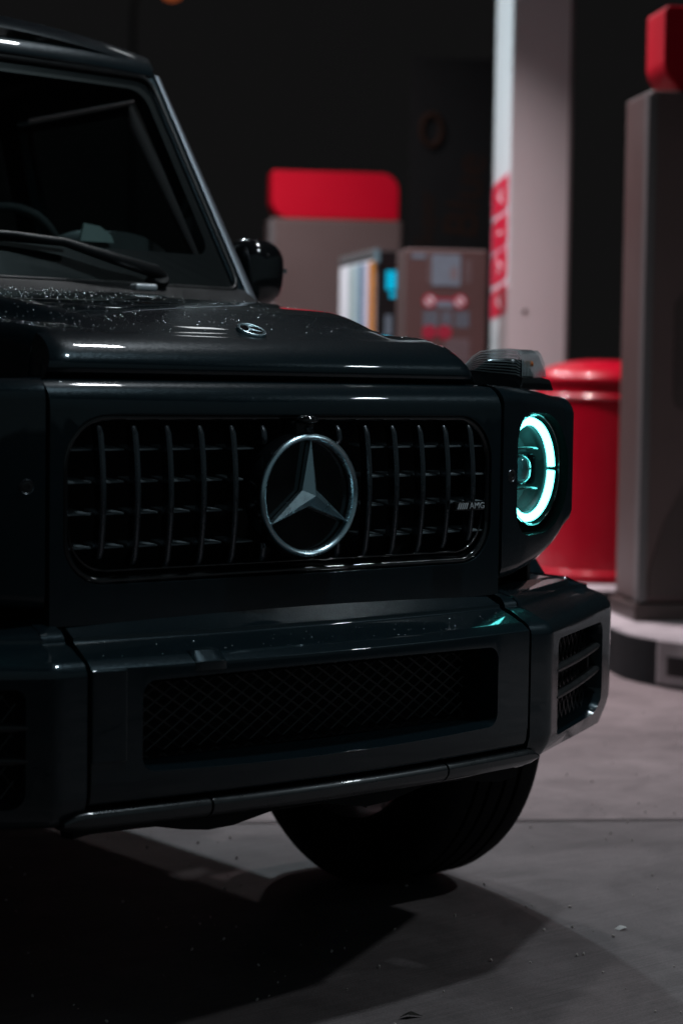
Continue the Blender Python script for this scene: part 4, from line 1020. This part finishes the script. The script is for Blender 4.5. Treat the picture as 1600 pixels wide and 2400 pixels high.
# washer pivot caps, their bright tops a painted lamp reflection
# roof
bm = bmesh.new(); rr_ = []
NYR = 26
for j in range(NYR+1):
    v = j/NYR; row = []
    for k in range(31):
        u = -1+2*k/30; 
        y = 1.418+(4.30-1.418)*v
        yfront = wsy(u*.60, 1.925)
        y = yfront+(4.30-yfront)*(v**1.4)
        z = 2.006-.051*abs(u)**2.2-.035*max(0, 1-v/.05)**2
        row.append(bm.verts.new((u*(.620 if v < .04 else .655), y, z-.005*(v > .9))))
    rr_.append(row)
for A, B in zip(rr_, rr_[1:]):
    for k in range(30): bm.faces.new((A[k], A[k+1], B[k+1], B[k]))
roof = obj('roof', bm, PAINT, car, 60)
roof.data.transform(Matrix())
# header above the glass and gutter rails
bm = bmesh.new(); rings = []
for k in range(25):
    u = -1+2*k/24; x = u*.606; rd = .010*abs(u)**4
    rings.append([(x, wsy(x, 1.897), 1.900-rd*.4), (x, wsy(x, 1.90)-.012, 1.908-rd), (x, wsy(x, 1.93)-.016, 1.932-rd), (x, wsy(x, 1.95)-.006, 1.950-rd), (x, wsy(x, 1.95)+.05, 1.952-rd), (x, wsy(x, 1.90)+.05, 1.90)])
hd = obj('roof_header', loft(bm, rings), PAINT, car); fin(hd, .004, 3, 35)
for s in (1, -1):
    P_ = [(.598*s, wsy(.6, 1.93)+.01, 1.928), (.628*s, wsy(.6, 1.94)+.06, 1.948), (.655*s, 1.8, 1.952), (.66*s, 4.25, 1.952)]
    obj('rain_gutter', tube(bmesh.new(), P_, .011, 8), PAINT, roof, 60)
    P2 = [(x_+.0*s, y_, z_-.02) for x_, y_, z_ in P_]
    obj('roof_side', loft(bmesh.new(), [[(.655*s, y, 1.955), (.668*s, y, 1.93), (.655*s, y, 1.86), (.63*s, y, 1.86), (.62*s, y, 1.95)] for y in (1.50, 4.28)]), PAINT, roof)

# wipers
def onws(x, z, off): return Vector((x, wsy(x, z)-off, z))
def wiper(px, pz, tx_, tz):
    root = onws(px, pz, .03)
    wp_ = obj('wiper', tube(bmesh.new(), [onws(px+.045, pz-.004, .018), onws(px+.02, pz+.006, .030), onws(px-.10, pz+.032, .036), onws(px-.22, pz+.062, .034), onws(px-.34, pz+.072, .026), onws(px-.58, pz+.078, .020)], [.012, .0165, .0140, .0105, .0080, .0060], 8), SATIN, car, 60)
    pts = [onws(px-.20-.50*u, pz+.058+.020*u, .009) for u in (0, .25, .5, .75, 1)]
    obj('wiper_blade', tube(bmesh.new(), pts, [.004, .007, .008, .007, .004], 6), MATTE, wp_, 60)
    cap = obj('pivot_cap', lathe(bmesh.new(), [(.026, -.03), (.026, .008), (.022, .014), (.001, .016)], onws(px+.03, pz-.012, .012), (0, -.75, .66), 20), SATIN, wp_, 40)
    return wp_
wiper(.400, 1.394, 0, 0)
wiper(-.20, 1.394, 0, 0)
nz = obj('washer_jet_glint', nbox(.325, .385, 1.03, 1.06, 1.352, 1.368), BADGEM, car); fin(nz, .006, 3)  # pale metal puts a lamp reflection into the colour of the jets
nz = obj('washer_jet_glint', nbox(-.365, -.305, 1.03, 1.06, 1.352, 1.368), BADGEM, car); fin(nz, .006, 3)

# mirrors
for s in (1, -1):
    bm = bmesh.new(); bmesh.ops.create_uvsphere(bm, u_segments=32, v_segments=20, radius=1)
    for v in bm.verts:
        x, y, z = v.co; f_ = lambda q, p: math.copysign(abs(q)**p, q)
        X = f_(x, .72)*.070; Y = f_(y, .8)*(.085 if y < 0 else .05); Z = f_(z, .66)*(.092 if z > 0 else .085)
        v.co = Vector(((.850+X+.012*(z))*s, 1.305+Y, 1.418+Z-.012*x*(z > 0)))
    mr_ = obj('mirror', bm, GLOSSBLK, car, 60)
    obj('mirror_arm', tube(bmesh.new(), [(.765*s, 1.30, 1.33), (.82*s, 1.30, 1.345), (.86*s, 1.31, 1.37)], [.03, .024, .02], 8), SATIN, mr_, 60)
    obj('mirror_glass', nbox(*sorted((.795*s, .905*s)), 1.352, 1.358, 1.355, 1.48), HREFL, mr_)
    obj('side_repeater', nbox(*sorted((.885*s, .918*s)), 1.245, 1.285, 1.425, 1.437), mat('repeater_clear', (.2, .22, .22), .15, .4, vary=.1) if 'repeater_clear' not in MATS else MATS['repeater_clear'], mr_)

# interior
bm = bmesh.new(); rings = []
for k in range(21):
    x = .66*(-1+2*k/20); rings.append([(x, wsy(x, 1.40)+.03, 1.38), (x, wsy(x, 1.40)+.10, 1.402), (x, 1.42, 1.405), (x, 1.52, 1.375), (x, 1.50, 1.1), (x, 1.20, 1.1)])
dash = obj('dashboard', loft(bm, rings), INT, car, 35)
bm = bmesh.new(); rings = []
for k in range(17):
    u = -1+2*k/16; x = .50+.17*u; h = .110*math.sqrt(max(0, 1-u*u))+.002
    rings.append([(x, 1.36, 1.395), (x, 1.37, 1.40+h), (x, 1.50, 1.41+h), (x, 1.52, 1.39)])
obj('instrument_hood', loft(bm, rings), INT, dash, 40)
obj('dash_reflection', prism(bmesh.new(), [(.375, 1.482), (.385, 1.525), (.430, 1.520), (.462, 1.500), (.470, 1.482)], lambda u, v: (u, 1.352, v), lambda u, v: (u, 1.36, v)), mat('pale_reflection', (.34, .44, .42), .4, vary=.1), dash)  # added pale patch in place of a bright reflection behind the glass
obj('instrument_screen', nbox(-.02, .30, 1.515, 1.52, 1.39, 1.47), INT, dash)
obj('steering_wheel', tube(bmesh.new(), [(.31+.19*math.cos(a), 1.64-.05*math.sin(a), 1.39+.185*math.sin(a)) for a in [2*math.pi*k/40 for k in range(40)]], .014, 8, closed=True), INT, car, 60)
for x in (.36, -.36):
    o = obj('seat', nbox(x-.25, x+.25, 1.95, 2.45, .75, .92), INT, car); fin(o, .05, 3)
    b3 = obj('seat_back', loft(bmesh.new(), [[(x+dx*(1-.15*t_), 2.42+.16*t_+dy, .85+.68*t_) for dx, dy in ((-.24, -.06), (.24, -.06), (.24, .06), (-.24, .06))] for t_ in (0, .5, 1)]), INT, o); fin(b3, .03, 3)
    h3 = obj('headrest', nbox(x-.13, x+.13, 2.55, 2.66, 1.55, 1.76), INT, o); fin(h3, .04, 3)
o = obj('rear_bench', nbox(-.62, .62, 3.0, 3.2, .8, 1.5), INT, car); fin(o, .04, 3)
obj('cabin_floor', nbox(-.73, .73, 1.15, 4.27, .62, .66), MATTE, car)
obj('firewall', nbox(-.72, .72, 1.06, 1.12, .6, 1.30), MATTE, car)
obj('rear_view_mirror', nbox(-.11, .11, 1.44, 1.46, 1.76, 1.82), INT, car)

# ================================================================== LOOSE THINGS
# water droplets on the hood and bumper
bm = bmesh.new()
def drop(bm, p, n, r):
    n = Vector(n).normalized(); a = n.orthogonal().normalized(); c = n.cross(a); rings = []
    for (rr, h) in ((1, 0), (.88, .32), (.6, .55), (.25, .66)):
        rings.append([bm.verts.new(p+(a*math.cos(k*math.pi/4)+c*math.sin(k*math.pi/4))*r*rr+n*(h*r)) for k in range(8)])
    top = bm.verts.new(p+n*r*.68)
    for A, B in zip(rings, rings[1:]):
        for k in range(8): bm.faces.new((A[k], A[(k+1) % 8], B[(k+1) % 8], B[k]))
    for k in range(8): bm.faces.new((rings[-1][k], rings[-1][(k+1) % 8], top))
def hnorm(x, y):
    e_ = .004; return Vector((-(hood_z(x+e_, y)-hood_z(x-e_, y))/(2*e_), -(hood_z(x, y+e_)-hood_z(x, y-e_))/(2*e_), 1)).normalized()
cnt = 0
while cnt < 1100:
    y = .14+.80*random.random()**1.25; x = random.uniform(-.5, .5)
    if abs(x) > hx(y)-.02 or random.random() > (.35+.4*y)*max(.08, 1.15-1.35*(x+.5)): continue
    r = random.choice([.0008, .0010, .0013, .0016, .0021])*(1.15-.35*y)
    drop(bm, Vector((x, y, hood_z(x, y)-.0001)), hnorm(x, y), r); cnt += 1
for k in range(60):
    x = random.uniform(-.48, .48); yy = -.125+.14*x*x+.02+random.random()*.04
    drop(bm, Vector((x, yy, .6965+(yy+.125-.14*x*x-.024)*.45)), (0, -.4, .9), random.choice([.0007, .001, .0013]))
dr_ = obj('water_droplets', bm, DROP_GLINT, None, 80); tag(dr_, 'tiny glint-bright water droplets scattered over the car hood', 'water', kind='stuff')

# grit on the ground
bm = bmesh.new()
GC = mat('grit', (.42, .36, .34), .8, vary=.5, vscale=3)
for k in range(900):
    d_ = random.uniform(.3, 5); x = random.uniform(-.6, 3.2); y = random.uniform(-1.2, 2.6); r = random.choice([.0012, .0015, .002, .003, .0045])
    bmesh.ops.create_icosphere(bm, subdivisions=1, radius=r, matrix=Matrix.Translation((x, y, r*.6)) @ Euler((random.random()*3, random.random()*3, 0)).to_matrix().to_4x4() @ Matrix.Diagonal((1, .7, .6, 1)))
tag(obj('grit', bm, GC), 'scattered pale grit and crumbs on the concrete', 'grit', kind='stuff')
# paper scrap
bm = bmesh.new(); c = Vector((.921, .055, .002)); v = [bm.verts.new(c+Vector(p)) for p in ((-.012, -.006, 0), (.0, -.009, .004), (.013, -.004, .001), (.012, .007, .003), (-.001, .006, .006), (-.012, .008, 0))]
bm.faces.new((v[0], v[1], v[4], v[5])); bm.faces.new((v[1], v[2], v[3], v[4])); bmesh.ops.solidify(bm, geom=bm.faces[:], thickness=.0006)
tag(obj('paper_scrap', bm, mat('paper', (.75, .73, .72), .8, vary=.1)), 'small white scrap of paper on the concrete right of the car', 'litter')
bm = bmesh.new(); c = Vector((.167, -.128, .003)); v = [bm.verts.new(c+Vector(p)) for p in ((-.020, .006, 0), (-.008, -.004, .006), (.006, -.006, .003), (.022, -.012, .0), (.010, .006, .007), (-.004, .008, .004))]
bm.faces.new((v[0], v[1], v[5])); bm.faces.new((v[1], v[2], v[4], v[5])); bm.faces.new((v[2], v[3], v[4])); bmesh.ops.solidify(bm, geom=bm.faces[:], thickness=.0008)
tag(obj('dry_leaf', bm, mat('leaf_dark', (.02, .016, .012), .8, vary=.3)), 'small dark dry leaf on the concrete in the foreground', 'leaf')
